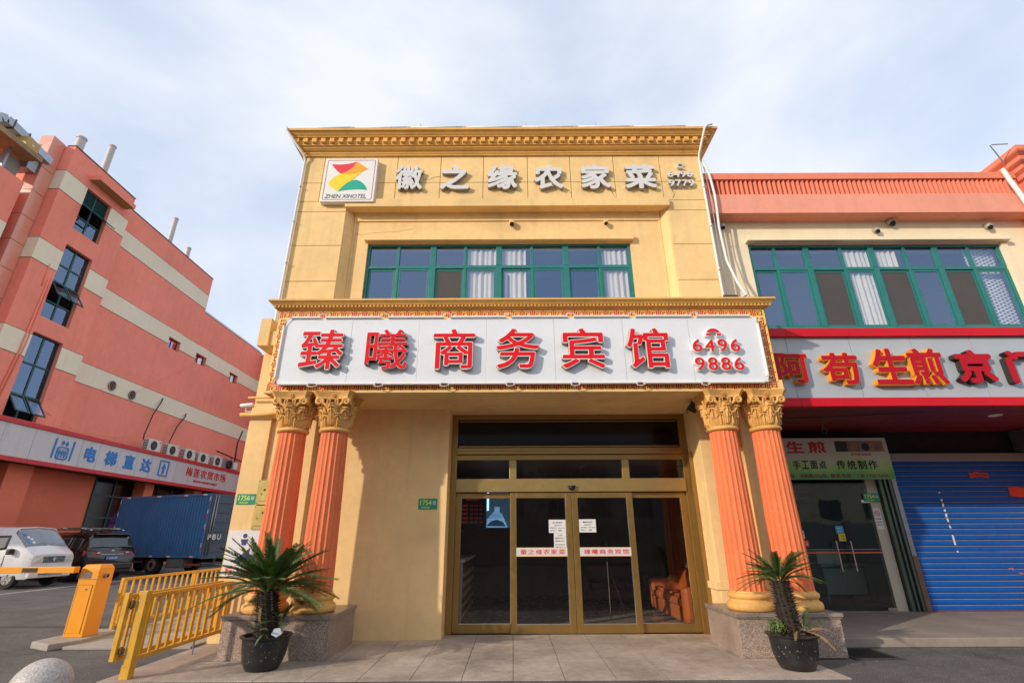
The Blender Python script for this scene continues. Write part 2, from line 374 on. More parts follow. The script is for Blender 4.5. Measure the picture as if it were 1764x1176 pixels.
# wall panels with joints
def panel(x0, x1, z0, z1, parent=H):
    g_ = .006
    bx('wall_panel', YEL, parent, x0 + g_, x1 - g_, 8.85, 8.869, z0 + g_, z1 - g_, bevel=.002)
bx('joint_backing', JOINT, H, -4.59, 4.19, 8.862, 8.8695, 8.262, 9.455)
bx('joint_backing', JOINT, H, -4.59, -3.56, 8.862, 8.8695, 5.2, 8.262)
bx('joint_backing', JOINT, H, 3.38, 4.19, 8.862, 8.8695, 5.2, 8.262)
vj = [-4.60, -4.18, -3.30, -2.54, -1.57, -.62, .36, 1.31, 2.28, 3.31, 4.20]
for a, b in zip(vj, vj[1:]):
    panel(a, b, 8.25, 8.74); panel(a, b, 8.74, 9.47)
for z0, z1 in ((5.2, 6.30), (6.30, 7.14), (7.14, 7.985), (7.985, 8.25)):
    panel(-4.60, -3.545, z0, z1); panel(3.365, 4.20, z0, z1)
bx('hood', YEL, H, -3.56, 3.385, 8.76, 8.86, 8.05, 8.245, bevel=.006)
MB().box(-3.56, 3.385, 8.861, 9.05, 8.0505, 8.2).build('hood_soffit', YEL, H, fix=False)
bx('window_hood', YEL, H, -3.12, 2.59, 8.94, 9.05, 7.33, 7.47, bevel=.005)
# hairline cracks and a hole
MB().tube([(-3.5, 9.05, 7.60), (-3.35, 9.05, 7.56), (-3.2, 9.05, 7.52), (-3.12, 9.05, 7.56), (-2.75, 9.05, 7.59), (-2.5, 9.05, 7.60), (-2.13, 9.05, 7.675)], .0035, 4).build('crack', JOINT, H)
MB().tube([(-1.95, 8.848, 8.83), (-1.8, 8.848, 8.82), (-1.7, 8.848, 8.88), (-1.57, 8.848, 8.90)], .004, 4).tube([(1.13, 8.848, 8.6), (1.25, 8.848, 8.52), (1.31, 8.848, 8.42)], .004, 4).tube([(2.15, 8.848, 8.6), (2.2, 8.848, 8.45), (2.26, 8.848, 8.3)], .004, 4).tube([(3.5, 8.848, 8.56), (3.55, 8.848, 8.4), (3.5, 8.848, 8.3)], .005, 4).build('crack', JOINT, H)
# swept cornices
def sweep(profile, xl, xr, yf, yb):
    """profile: list of (offset from wall, z); mitred round three sides"""
    m = MB(); K = len(profile)
    for (cx, cy, sx, sy) in ((xl, yb, -1, 0), (xl, yf, -1, -1), (xr, yf, 1, -1), (xr, yb, 1, 0)):
        for (o, z) in profile: m.v.append(Vector((cx + sx * o, cy + sy * o, z)))
    for j in range(3):
        for i in range(K - 1):
            m.f.append([j * K + i, (j + 1) * K + i, (j + 1) * K + i + 1, j * K + i + 1]); m.mi.append(0)
    m.f.append([0 * K + K - 1, K + K - 1, 2 * K + K - 1, 3 * K + K - 1]); m.mi.append(0)
    return m
prof = [(0, 9.455), (.045, 9.455), (.05, 9.475), (.075, 9.50), (.08, 9.53), (.12, 9.545), (.16, 9.58), (.165, 9.61), (.20, 9.615), (.20, 9.645),
        (.205, 9.65), (.205, 9.78), (.27, 9.785), (.275, 9.80), (.30, 9.82), (.34, 9.865), (.345, 9.875), (.375, 9.88), (.38, 9.93), (-.2, 9.95)]
sweep(prof, -4.60, 4.20, 8.85, 14).build('cornice', YELC, H, fix=False)
bx('roof_slab', CONC, H, -4.45, 4.05, 9.05, 14, 9.7, 9.9)
d0 = bx('dentil', YELC, H, -4.82, -4.72, 8.585, 8.645, 9.655, 9.76, bevel=.004)
nd = 46; dx = (4.35 + 4.72) / nd
for k in range(1, nd + 1): inst('dentil', d0, ORG[d0.name] + Vector((dx * k, 0, 0)), H)
for sgn, X in ((-1, -4.80), (1, 4.375)):
    for k in range(3): bx('dentil', YELC, H, X - .03 + (.03 if sgn > 0 else 0), X + .03 + (.0 if sgn > 0 else 0), 8.72 + .19 * k, 8.82 + .19 * k, 9.655, 9.76)
# canopy
cb = MB(); cb.box(-3.95, 4.29, 7.66, 8.64, ZS, 5.08); cb.box(-3.45, 3.25, 8.64, 8.85, ZS, 5.08)
cb.box(-1.13, 3.25, 8.85, 9.20, ZS + .002, 3.72)
cb.box(-3.97, 4.35, 7.64, 7.66, ZS - .012, ZS + .02); cb.box(4.29, 4.35, 7.66, 8.4, ZS - .012, 3.82); cb.box(-3.97, -3.95, 7.66, 8.4, ZS - .012, ZS + .02)
cb.build('canopy', YEL, H, fix=False)
prof2 = [(0, 5.075), (.02, 5.075), (.025, 5.09), (.045, 5.095), (.05, 5.105), (.07, 5.108), (.07, 5.145), (.10, 5.148), (.105, 5.16), (.135, 5.19), (.14, 5.20), (.155, 5.202), (.155, 5.235), (-.2, 5.24)]
sweep(prof2, -3.95, 4.29, 7.66, 8.83).build('canopy_cornice', YELC, H, fix=False)
bx('canopy_roof', CONC, H, -3.9, 4.24, 7.75, 8.84, 5.10, 5.225)
dm = MB(); k = 0; x = -4.02
while x < 4.35:
    dm.box(x, x + .03, 7.565, 7.595, 5.11, 5.142); x += .062
dm.build('small_dentils', YELC, H, fix=False, kind='stuff')
# Greek key border: yellow film with red meander, real 3 mm relief
gb = MB(); YF = 7.66
gb.box(-3.95, 4.29, 7.655, 7.66, 4.90, 5.08).box(-3.95, 4.29, 7.655, 7.66, ZS + .02, 3.78).box(-3.95, -3.74, 7.655, 7.66, 3.78, 4.90).box(4.04, 4.29, 7.655, 7.66, 3.78, 4.90)
gb.build('key_border_film', YELB, H, fix=False)
key = MB()
def seg(ax, az, bx_, bz, X0, Z0, sx, sz, rot, t=.12):
    # stroke between grid points in a unit cell; rot 0: horizontal band, 1: vertical band
    p = [(min(ax, bx_) - t / 2, min(az, bz) - t / 2), (max(ax, bx_) + t / 2, max(az, bz) + t / 2)]
    if rot: a, b = (X0 + p[0][1] * sx, Z0 + p[0][0] * sz), (X0 + p[1][1] * sx, Z0 + p[1][0] * sz)
    else: a, b = (X0 + p[0][0] * sx, Z0 + p[0][1] * sz), (X0 + p[1][0] * sx, Z0 + p[1][1] * sz)
    key.box(min(a[0], b[0]), max(a[0], b[0]), 7.6525, 7.655, min(a[1], b[1]), max(a[1], b[1]))
STR = [(0.02, 0.04, .02, .96), (.2, .08, .2, .8), (.2, .8, .84, .8), (.84, .8, .84, .22), (.84, .22, .42, .22), (.42, .22, .42, .56), (.42, .56, .63, .56)]
nc = 46; cw = (4.27 + 3.93) / nc
for i in range(nc):
    for (a, b, c, d) in STR:
        seg(a, b, c, d, -3.93 + cw * i, 4.945, cw, .12, 0); seg(a, b, c, d, -3.93 + cw * i, ZS + .028, cw, .10, 0)
nv = 7; ch = (4.93 - 3.78) / nv
for i in range(nv):
    for (a, b, c, d) in STR:
        seg(a, b, c, d, -3.93, 3.78 + ch * i, .145, ch, 1); seg(a, b, c, d, 4.125, 3.78 + ch * i, .145, ch, 1)
key.box(-3.95, 4.29, 7.652, 7.6545, 5.07, 5.079)
key.build('key_border', REDB, H, fix=False, kind='stuff')
# ---- upper window band
def win_band(parent, xs, z0, zt, z1, y, frame, heavy, curt, screens, name='window', lattice=None, roomdepth=1.6):
    W = MB(); t = .045
    X0, X1 = xs[0], xs[-1]
    W.box(X0, X1, y, y + .07, z1 - .05, z1); W.box(X0, X1, y, y + .07, z0, z0 + .06)
    W.box(X0, X1, y + .001, y + .06, zt - .035, zt + .035)
    for i, x in enumerate(xs):
        h = .06 if i in heavy else .03
        a, b = (x, x + h) if i == 0 else ((x - h, x) if i == len(xs) - 1 else (x - h, x + h))
        W.box(a, b, y - .004 if i in heavy else y + .002, y + .065, z0 + .06, zt - .035); W.box(a, b, y - .004 if i in heavy else y + .002, y + .065, zt + .035, z1 - .05)
    wo = W.build(name, frame, parent, bevel=.004, fix=False)
    for i in range(len(xs) - 1):
        a = xs[i] + (.06 if i in heavy else .03); b = xs[i + 1] - (.06 if i + 1 in heavy else .03)
        if i == 0: a = xs[0] + .06
        MB().quad((a, y + .035, zt + .035), (b, y + .035, zt + .035), (b, y + .035, z1 - .05), (a, y + .035, z1 - .05)).build('pane', GLASSU, wo, fix=False)
        yy = y + (.012 if i % 2 else .03)
        s = MB(); k = .045; zb, zc = z0 + .062, zt - .037
        s.box(a + .002, b - .002, yy, yy + .025, zc - k, zc); s.box(a + .002, b - .002, yy, yy + .025, zb, zb + k); s.box(a + .002, a + k, yy, yy + .025, zb + k, zc - k); s.box(b - k, b - .002, yy, yy + .025, zb + k, zc - k)
        if i in screens:
            s.build('sash', frame, wo, fix=False); bx('screen', SCREEN, wo, a + k, b - k, yy + .008, yy + .011, zb + k, zc - k)
        else:
            s.build('sash', frame, wo, bevel=.003, fix=False)
            MB().quad((a + k, yy + .012, zb + k), (b - k, yy + .012, zb + k), (b - k, yy + .012, zc - k), (a + k, yy + .012, zc - k)).build('pane', GLASSU, wo, fix=False)
    for (ca, cb_, brown, ztop) in curt:
        cm = MB(); nn = max(10, int((cb_ - ca) / .018)); pts = []
        for q in range(nn + 1):
            u = q / nn; pts.append((ca + (cb_ - ca) * u, y + .085 + .018 * math.sin(u * (cb_ - ca) * 58 + 1) + .012 * math.sin(u * 23)))
        for q in range(nn):
            (xa, ya), (xb, yb) = pts[q], pts[q + 1]
            cm.quad((xa, ya, z0), (xb, yb, z0), (xb * 1 + .0, yb, ztop), (xa, ya, ztop))
        cm.build('curtain', CURTB if brown else CURT, wo, smooth=True, fix=False)
    rm = MB(); yb = y + .08 + roomdepth
    rm.quad((X0, yb, z0 - .1), (X1, yb, z0 - .1), (X1, yb, z1 + .3), (X0, yb, z1 + .3)); rm.quad((X0, y + .08, z1 + .02), (X1, y + .08, z1 + .02), (X1, yb, z1 + .02), (X0, yb, z1 + .02))
    rm.quad((X0, y + .08, z0), (X1, y + .08, z0), (X1, yb, z0), (X0, yb, z0)); rm.quad((X0, y + .08, z0), (X0, yb, z0), (X0, yb, z1 + .02), (X0, y + .08, z1 + .02)); rm.quad((X1, y + .08, z0), (X1, yb, z0), (X1, yb, z1 + .02), (X1, y + .08, z1 + .02))
    rm.build('room', DARK, wo, fix=False)
    return wo
wx = [-3.06, -2.40, -1.66, -.98, -.27, .43, 1.147, 1.857, 2.53]
win_band(H, wx, 5.2, 6.765, 7.31, 9.10, TEAL, (0, 2, 4, 6, 8), [(-.93, -.33, 0, 7.2), (-.2, .30, 0, 7.2), (-.24, -.02, 1, 6.6), (1.93, 2.45, 0, 7.18)], (2,))
# ---- pedestals and columns
def pedestal(x0, x1, yb):
    p = bx('pedestal', GRANP, H, x0, x1, 7.5, yb, .001, .455, bevel=.004)
    bx('slab', GRANT, p, x0 - .03, x1 + .03, 7.47, yb, .475, .52, bevel=.004); bx('slab', GRANT, p, x0 - .012, x1 + .012, 7.488, yb, .455, .475)
pedestal(-3.87, -2.44, 8.62); pedestal(2.99, 4.36, 8.62)
def flute(a, r, z): return r * (1 - .075 * abs(math.sin(a * 10)) ** .7)
def leaf(m, w0, h, curl, ang, r0, z0, lean):
    """acanthus leaf: rises along the bell, curls out at the tip"""
    ca, sa = math.cos(ang), math.sin(ang); U, V = 6, 9; n = len(m.v)
    for lay in (0, 1):
        for j in range(V + 1):
            t = j / V
            if t < .72: rr = r0 + lean * t + .0; zz = z0 + h * t / .8
            else:
                th = (t - .72) / .28 * 2.7; rr = r0 + lean * .72 + curl * (1 - math.cos(th)) ; zz = z0 + h * .9 + curl * 1.1 * math.sin(th)
            wd = w0 * (.62 + .55 * math.sin(t * 2.6)) * (1 if t < .85 else 1 - (t - .85) * 2.2)
            for i in range(U + 1):
                s = i / U * 2 - 1
                bulge = .016 * (1 - s * s) + .009 * math.cos(s * math.pi * 3)
                rad = rr + bulge - (.016 if lay else 0)
                x = rad; y = s * wd
                m.v.append(Vector((x * ca - y * sa, x * sa + y * ca, zz)))
    K = (U + 1) * (V + 1)
    for j in range(V):
        for i in range(U):
            a = n + j * (U + 1) + i; m.f.append([a, a + 1, a + U + 2, a + U + 1]); m.mi.append(0)
            b = a + K; m.f.append([b, b + U + 1, b + U + 2, b + 1]); m.mi.append(0)
def bordr(m, n, U, V): pass
cap = MB()
cap.lathe(0, 0, [(.205, 3.02), (.225, 3.025), (.243, 3.045), (.243, 3.065), (.225, 3.085), (.205, 3.09), (.20, 3.12), (.205, 3.25), (.225, 3.36), (.26, 3.44), (.28, 3.47)], 32)
for k in range(8): leaf(cap, .062, .20, .028, R(22.5 + 45 * k), .205, 3.09, .035)
for k in range(8): leaf(cap, .066, .30, .032, R(45 * k), .20, 3.10, .075)
for k in range(4):   # centre leaves under the abacus
    leaf(cap, .055, .34, .02, R(90 * k), .225, 3.12, .085)
def hood(m, ang, w, r, z, t=.013):
    ca, sa = math.cos(ang), math.sin(ang); pts = []
    for i in range(9):
        q = i / 8 * 2 - 1; rad = r + .028 * (1 - q * q); y = w * q; pts.append(Vector((rad * ca - y * sa, rad * sa + y * ca, z - .055 * abs(q) ** 2.2)))
    m.tube(pts, t, 6)
    pts = [Vector(((r + .018) * ca - y * sa, (r + .018) * sa + y * ca, zz)) for y, zz in ((0, z - .01), (0, z - .09), (0, z - .15))]
    m.tube(pts, .010, 5, r1=.006)
for k in range(8): hood(cap, R(22.5 + 45 * k), .062, .232, 3.268, .015)
for k in range(8): hood(cap, R(45 * k), .060, .262, 3.365, .015)
for k in range(4): hood(cap, R(90 * k), .050, .285, 3.43, .013)
for k in range(4):   # corner volutes with their scrolls
    for sg in (-1, 1):
        a0 = R(45 + 90 * k); pts = []
        base = Vector((math.cos(a0 + sg * .52), math.sin(a0 + sg * .52), 0)) * .22; tip = Vector((math.cos(a0), math.sin(a0), 0))
        tan = Vector((-math.sin(a0), math.cos(a0), 0)) * sg
        pts.append(base + Vector((0, 0, 3.32))); pts.append(base * 1.12 + Vector((0, 0, 3.40)))
        c0 = tip * .335 + tan * .035 + Vector((0, 0, 3.485))
        for q in range(15):
            th = R(200 - q * 38); rr = .062 * (1 - q / 17)
            ax = (tip * .75 - tan * .66).normalized()
            pts.append(c0 + ax * math.cos(th) * rr + Vector((0, 0, 1)) * math.sin(th) * rr)
        cap.tube(pts, .025, 7, r1=.012)
for k in range(4):   # small inner helices
    a0 = R(90 * k)
    for sg in (-1, 1):
        tan = Vector((-math.sin(a0), math.cos(a0), 0)) * sg; ax = Vector((math.cos(a0), math.sin(a0), 0)); c0 = ax * .275 + tan * .055 + Vector((0, 0, 3.49))
        pts = [ax * .25 + tan * .08 + Vector((0, 0, 3.38))] + [c0 + tan * math.cos(R(-30 + 40 * q)) * .032 * (1 - q / 12) + Vector((0, 0, 1)) * math.sin(R(-30 + 40 * q)) * .032 * (1 - q / 12) for q in range(10)]
        cap.tube(pts, .013, 5, r1=.006)
def abacus(m, z0, z1, s0, s1):
    # concave-sided square with cut corners, growing slightly upward
    def ring(s, z):
        out = []
        for k in range(4):
            a = R(90 * k - 90)
            ca, sa = math.cos(a), math.sin(a)
            for t, d in ((-.80, 1.0), (-.62, .93), (-.3, .86), (0, .84), (.3, .86), (.62, .93), (.80, 1.0)):
                x, y = t * s, -d * s
                # side k facing direction rotated
                out.append(Vector((x * math.cos(R(90 * k)) - y * math.sin(R(90 * k)), x * math.sin(R(90 * k)) + y * math.cos(R(90 * k)), z)))
        return out
    r0, r1 = ring(s0, z0), ring(s1, z1); n = len(r0)
    m.add(r0 + r1, [tuple(range(n))[::-1], tuple(range(n, 2 * n))] + [(i, (i + 1) % n, (i + 1) % n + n, i + n) for i in range(n)])
abacus(cap, 3.53, 3.575, .285, .292); abacus(cap, 3.578, 3.60, .300, .305); abacus(cap, 3.60, 3.644, .31, .335)
for k in range(4):   # flower on each side of the abacus
    a0 = R(90 * k); ax = Vector((math.cos(a0), math.sin(a0), 0)); tan = Vector((-math.sin(a0), math.cos(a0), 0)); c0 = ax * .262 + Vector((0, 0, 3.583))
    for q in range(6):
        th = R(60 * q + 30); p = c0 + (tan * math.cos(th) + Vector((0, 0, 1)) * math.sin(th)) * .024
        cap.tube([p - ax * .01, p + ax * .012], .0095, 6)
    cap.tube([c0, c0 + ax * .018], .007, 6)
cap_me, cap_c = cap.mesh('capital', CAPM, True); 
import bmesh
bm_ = bmesh.new(); bm_.from_mesh(cap_me); bmesh.ops.recalc_face_normals(bm_, faces=bm_.faces); bm_.to_mesh(cap_me); bm_.free(); cap_me.set_sharp_from_angle(angle=R(45))
sh = MB(); sh.lathe(0, 0, [(.243 - .038 * ((i / 10) ** 1.3), .765 + i * .2255) for i in range(11)], 160, fn=flute)
sh_me, sh_c = sh.mesh('shaft', SHAFT, True); sh_me.set_sharp_from_angle(angle=R(35))
bs = MB(); bs.lathe(0, 0, [(.27, .52), (.295, .525), (.31, .55), (.312, .585), (.30, .62), (.275, .635), (.262, .65), (.262, .665), (.275, .675), (.288, .695), (.288, .72), (.272, .74), (.25, .75), (.246, .768)], 40)
bs_me, bs_c = bs.mesh('base', CAPM, True); bs_me.set_sharp_from_angle(angle=R(50))
for cx in (-3.50, -2.83, 3.35, 4.03):
    col = link('column', sh_me, Vector((cx, 7.87, 0)) + sh_c, H)
    link('capital', cap_me, Vector((cx, 7.87, 0)) + cap_c, col); link('base', bs_me, Vector((cx, 7.87, 0)) + bs_c, col)
# ---- glass entrance
E_ = MB(); Y0 = 9.27
E_.box(-1.13, -1.02, Y0, Y0 + .12, 0, 3.64); E_.box(3.12, 3.25, Y0, Y0 + .12, 0, 3.64); E_.box(-1.02, 3.12, Y0, Y0 + .10, 3.55, 3.64)
E_.box(-1.03, 3.13, Y0 - .05, Y0 + .10, 2.90, 2.955); E_.box(-1.03, 3.13, Y0 - .02, Y0 + .10, 2.955, 3.02); E_.box(-1.03, 3.13, Y0 + .01, Y0 + .11, 2.80, 2.90)
E_.box(3.18, 3.25, Y0 - .2, Y0, 0, 2.9)
E_.build('door_surround', BRONZE, H, bevel=.006, fix=False)
E2 = MB(); E2.box(-1.02, 3.12, Y0 - .03, Y0 + .10, 2.235, 2.465)
for x in (-.06, 2.0): E2.box(x, x + .13, Y0, Y0 + .09, 2.465, 2.80)
E2.build('door_header', GOLD, H, bevel=.006, fix=False)
MB().quad((-1.02, Y0 + .06, 2.465), (3.12, Y0 + .06, 2.465), (3.12, Y0 + .06, 2.80), (-1.02, Y0 + .06, 2.80)).build('transom_pane', GLASSD, H, fix=False)
bx('dark_transom', DARKGLASS, H, -1.02, 3.12, Y0 + .05, Y0 + .07, 3.02, 3.55)
MB().box(-1.0, 3.1, Y0 + .03, Y0 + .05, 3.04, 3.06).box(-1.0, 3.1, Y0 + .03, Y0 + .05, 3.51, 3.53).build('transom_bead', BRONZE, H, fix=False)
def leafdoor(name, x0, x1, y, t=.105):
    m = MB(); m.box(x0, x0 + t, y, y + .05, .012, 2.225); m.box(x1 - t, x1, y, y + .05, .012, 2.225); m.box(x0 + t, x1 - t, y + .002, y + .048, 2.13, 2.225); m.box(x0 + t, x1 - t, y + .002, y + .048, .012, .145)
    o = m.build(name, BRONZE, H, bevel=.004, fix=False)
    MB().quad((x0 + t, y + .025, .145), (x1 - t, y + .025, .145), (x1 - t, y + .025, 2.13), (x0 + t, y + .025, 2.13)).build('pane', GLASSD, o, fix=False)
    MB().box(x0 + t, x1 - t, y + .004, y + .02, .145, .157).box(x1 - t - .012, x1 - t, y + .004, y + .02, .157, 2.13).build('bead', CHROME, o, fix=False)
    return o
leafdoor('side_light', -1.02, .065, Y0 + .06); leafdoor('side_light', 2.04, 3.12, Y0 + .06)
leafdoor('sliding_door', -.04, 1.045, Y0 + .005); leafdoor('sliding_door', 1.053, 2.14, Y0 + .005)
sn = MB(); sn.lathe(1.06, Y0 - .05, [(.02, 2.26), (.05, 2.275), (.062, 2.30), (.06, 2.32)], 16); sn.box(.99, 1.13, Y0 - .075, Y0 - .03, 2.32, 2.335)
tag(sn.build('door_sensor', BLACK, smooth=True), 'small black door sensor dome on the gold header above the sliding doors', 'sensor')
# ---- lobby
lb = MB()
lb.quad((-3, 9.38, .003), (3.9, 9.38, .003), (3.9, 15, .003), (-3, 15, .003)); lb.build('lobby_floor', pm('lobby_floor', (.34, .30, .25), .25, var=.15), H, fix=False)
lb = MB(); lb.quad((-3, 15, 0), (3.9, 15, 0), (3.9, 15, 3), (-3, 15, 3)); lb.quad((-3, 9.38, 0), (-3, 15, 0), (-3, 15, 3), (-3, 9.38, 3)); lb.quad((3.9, 9.38, 0), (3.9, 15, 0), (3.9, 15, 3), (3.9, 9.38, 3)); lb.quad((-3, 9.38, 3), (3.9, 9.38, 3), (3.9, 15, 3), (-3, 15, 3))
lb.build('lobby_wall', pm('lobby_wall', (.26, .20, .15), .8, var=.2), H, fix=False)
ct = empty('reception_counter', 'lattice fronted reception counter with a white top seen through the left glass panel', 'counter', (-1.5, 11, 0))
bx('counter_body', pm('counter_wood', (.22, .13, .05), .5), ct, -1.7, -.97, 10.1, 13.2, .005, 1.05); bx('counter_top', WHITE, ct, -1.75, -.90, 10.05, 13.25, 1.05, 1.10, bevel=.005)
bx('end_panel', pm('counter_end', (.45, .52, .50), .4), ct, -1.75, -.93, 10.05, 10.099, .005, 1.05)
la = MB()
for k in range(16):
    y = 10.15 + k * .19
    for z in range(5):
        la.prism([(y, .12 + z * .18), (y + .095, .03 + z * .18), (y + .19, .12 + z * .18), (y + .15, .12 + z * .18), (y + .095, .07 + z * .18), (y + .04, .12 + z * .18)], -.97, -.95, 'yz')
la.build('lattice', pm('counter_gold', (.60, .42, .16), .4), ct)
def sofa(name, label, x0, x1, y0, y1, backside, mat):
    s = empty(name, label, 'sofa', ((x0 + x1) / 2, (y0 + y1) / 2, 0))
    bx('base', mat, s, x0, x1, y0, y1, .06, .30, bevel=.03)
    if backside == 'x':
        bx('backrest', mat, s, x1 - .22, x1 + .03, y0 + .2, y1 - .2, .30, .85, bevel=.08)
        bx('armrest', mat, s, x0 - .02, x1, y0 - .02, y0 + .22, .08, .64, bevel=.07); bx('armrest', mat, s, x0 - .02, x1, y1 - .22, y1 + .02, .08, .64, bevel=.07)
        n = 3; d = (y1 - y0 - .46) / n
        for k in range(n): bx('cushion', mat, s, x0 - .03, x1 - .23, y0 + .23 + d * k, y0 + .23 + d * (k + 1) - .01, .30, .45, bevel=.05)
        for k in range(n): bx('cushion', mat, s, x0 + .02, x0 + .18, y0 + .25 + d * k, y0 + .20 + d * (k + 1), .45, .50, bevel=.04)
    else:
        bx('backrest', mat, s, x0 + .2, x1 - .2, y1 - .25, y1, .30, .85, bevel=.08)
        bx('armrest', mat, s, x0, x0 + .2, y0, y1, .08, .62, bevel=.07); bx('armrest', mat, s, x1 - .2, x1, y0, y1, .08, .62, bevel=.07)
        n = 3; d = (x1 - x0 - .44) / n
        for k in range(n): bx('cushion', mat, s, x0 + .22 + d * k, x0 + .21 + d * (k + 1), y0 - .02, y1 - .26, .30, .45, bevel=.05)
    return s
LEA = pm('orange_leather', (.60, .16, .05), .35, var=.15, vs=3, coat=.2)
sofa('leather_sofa', 'orange brown leather sofa just inside the rightmost glass panel of the entrance', 3.02, 3.82, 9.75, 12.2, 'x', LEA)
sofa('leather_sofa', 'dark red leather sofa in the depth of the lobby behind the right sliding door', 1.7, 3.4, 13.5, 14.4, 'y', pm('red_leather', (.16, .03, .02), .4))
tv = empty('television', 'wall television showing a hotel bed, behind the leftmost glass panel', 'television', (-.33, 12, 2.1))
bx('screen', pm('tv_dark_blue', (.05, .12, .2), .4, emit=.25), tv, -.61, -.07, 12.0, 12.04, 1.68, 2.5)
BEDL = pm('tv_light_blue', (.22, .45, .80), .4, emit=.45); BEDD = pm('tv_navy', (.03, .08, .16), .4, emit=.2)
bx('headboard_picture', BEDL, tv, -.42, -.30, 11.992, 11.999, 2.03, 2.13)
MB().prism([(-.60, 1.69), (-.12, 1.69), (-.20, 1.88), (-.26, 1.99), (-.34, 2.03), (-.44, 2.02), (-.52, 1.94), (-.59, 1.86)], 11.992, 11.999).build('bed_picture', BEDL, tv)
MB().prism([(-.60, 1.72), (-.16, 1.71), (-.22, 1.80), (-.36, 1.86), (-.50, 1.82)], 11.988, 11.991).build('blanket_picture', BEDD, tv)
for q in range(4): MB().prism([(-.56 + q * .02, 1.885 + q * .028), (-.24 - q * .01, 1.90 + q * .028), (-.24 - q * .01, 1.908 + q * .028), (-.56 + q * .02, 1.893 + q * .028)], 11.988, 11.991).build('fold_picture', BEDD, tv)
for (x, z) in ((-.53, 2.19), (-.16, 2.22)): bx('wall_lamp_picture', PAPER, tv, x, x + .02, 11.99, 11.999, z, z + .03)
MB().box(-.595, -.55, 11.985, 11.995, 2.05, 2.5).build('lamp_picture', pm('tv_lamp', (.35, .6, .95), .4, emit=1.6), tv, fix=False)
bx('bezel', BLACK, tv, -.63, -.05, 12.005, 12.06, 1.65, 2.52)
pb = empty('price_board', 'black room price board with red lettering hanging left of the television', 'price board', (-.95, 12, 2.1))
bx('panel', BLACK, pb, -1.30, -.64, 12.0, 12.04, 1.66, 2.52)
LED = pm('led_red', (.75, .05, .02), .5, emit=.10)
text('臻曦商务宾馆', -1.08, -.78, 2.275, 2.335, 11.995, .004, LED, 'lettering', pb, .01)
for k in range(5):
    text('标准房', -1.20, -1.03, 2.14 - k * .09, 2.19 - k * .09, 11.995, .004, LED, 'lettering', pb, .01)
    for q in range(3): text('168', -.98 + q * .11, -.92 + q * .11, 2.145 - k * .09, 2.18 - k * .09, 11.995, .004, LED, 'lettering', pb, .01)
hs = empty('hanging_sign', 'brown hanging lobby sign with an arrow and the characters 客房部', 'sign', (.9, 12.6, 2.2))
bx('panel', pm('sign_brown', (.09, .045, .025), .5), hs, .3, 1.75, 12.6, 12.64, 2.0, 2.32)
text('客房部', .62, 1.32, 2.06, 2.26, 12.595, .004, BLACK, 'lettering', hs, .03)
MB().prism([(.42, 2.16), (.48, 2.26), (.54, 2.16), (.50, 2.16), (.50, 2.05), (.46, 2.05), (.46, 2.16)], 12.59, 12.599).build('arrow', BLACK, hs)
ld = MB(); tp = empty('tripod_reflection', 'thin black tripod imitating a reflection in the right sliding door, placed in the lobby behind it', 'tripod', (1.95, 11.2, 0))  # tripod modelled inside the lobby to imitate its reflection in the door glass
for a in (0, 120, 240): ld = MB().tube([(1.95, 11.2, 1.0), (1.95 + .35 * math.cos(R(a + 20)), 11.2 + .35 * math.sin(R(a + 20)), .01)], .012, 6).build('leg', BLACK, tp)
MB().tube([(1.95, 11.2, .95), (1.95, 11.2, 1.3)], .014, 6).box(1.89, 2.01, 11.15, 11.27, 1.3, 1.38).build('head', BLACK, tp)
# stickers and notices on the glass
def note(name, label, cat, x0, x1, z0, z1, lines, y=Y0 - .0, mat=PAPER, ink=INK, **k):
    n_ = empty(name, label, cat, ((x0 + x1) / 2, y, (z0 + z1) / 2))
    bx('sheet', mat, n_, x0, x1, y + .012, y + .014, z0, z1)
    for (s, a, b, c, d) in lines:
        text(s, x0 + (x1 - x0) * a, x0 + (x1 - x0) * b, z0 + (z1 - z0) * c, z0 + (z1 - z0) * d, y + .012, .0012, ink, 'lettering', n_, .006)
    return n_
note('door_notice', 'white printed notice on the left sliding door, upper one of the two sheets', 'notice', .632, .93, 1.548, 1.765, [('徽之缘农家菜', .22, .8, .72, .84), ('营业时间', .32, .7, .52, .62), ('联系电话：6496 9779', .1, .92, .33, .42), ('联系人：臻曦', .1, .75, .14, .23)])
note('door_notice', 'narrow handwritten sheet hanging below the printed notice on the left sliding door', 'notice', .715, .93, 1.30, 1.546, [('公告', .3, .7, .8, .9), ('请走右门', .1, .9, .6, .72), ('谢谢合作', .1, .85, .42, .52), ('电话联系', .1, .9, .2, .28), ('营业中', .1, .9, .05, .12)], y=Y0 + .001)
note('door_notice', 'white printed notice at the inner edge of the right sliding door', 'notice', 1.165, 1.46, 1.555, 1.77, [('臻曦商务宾馆', .22, .8, .72, .84), ('营业时间', .32, .7, .52, .62), ('联系电话：6496 9886', .1, .92, .33, .42), ('联系人：臻曦', .1, .75, .14, .23)])
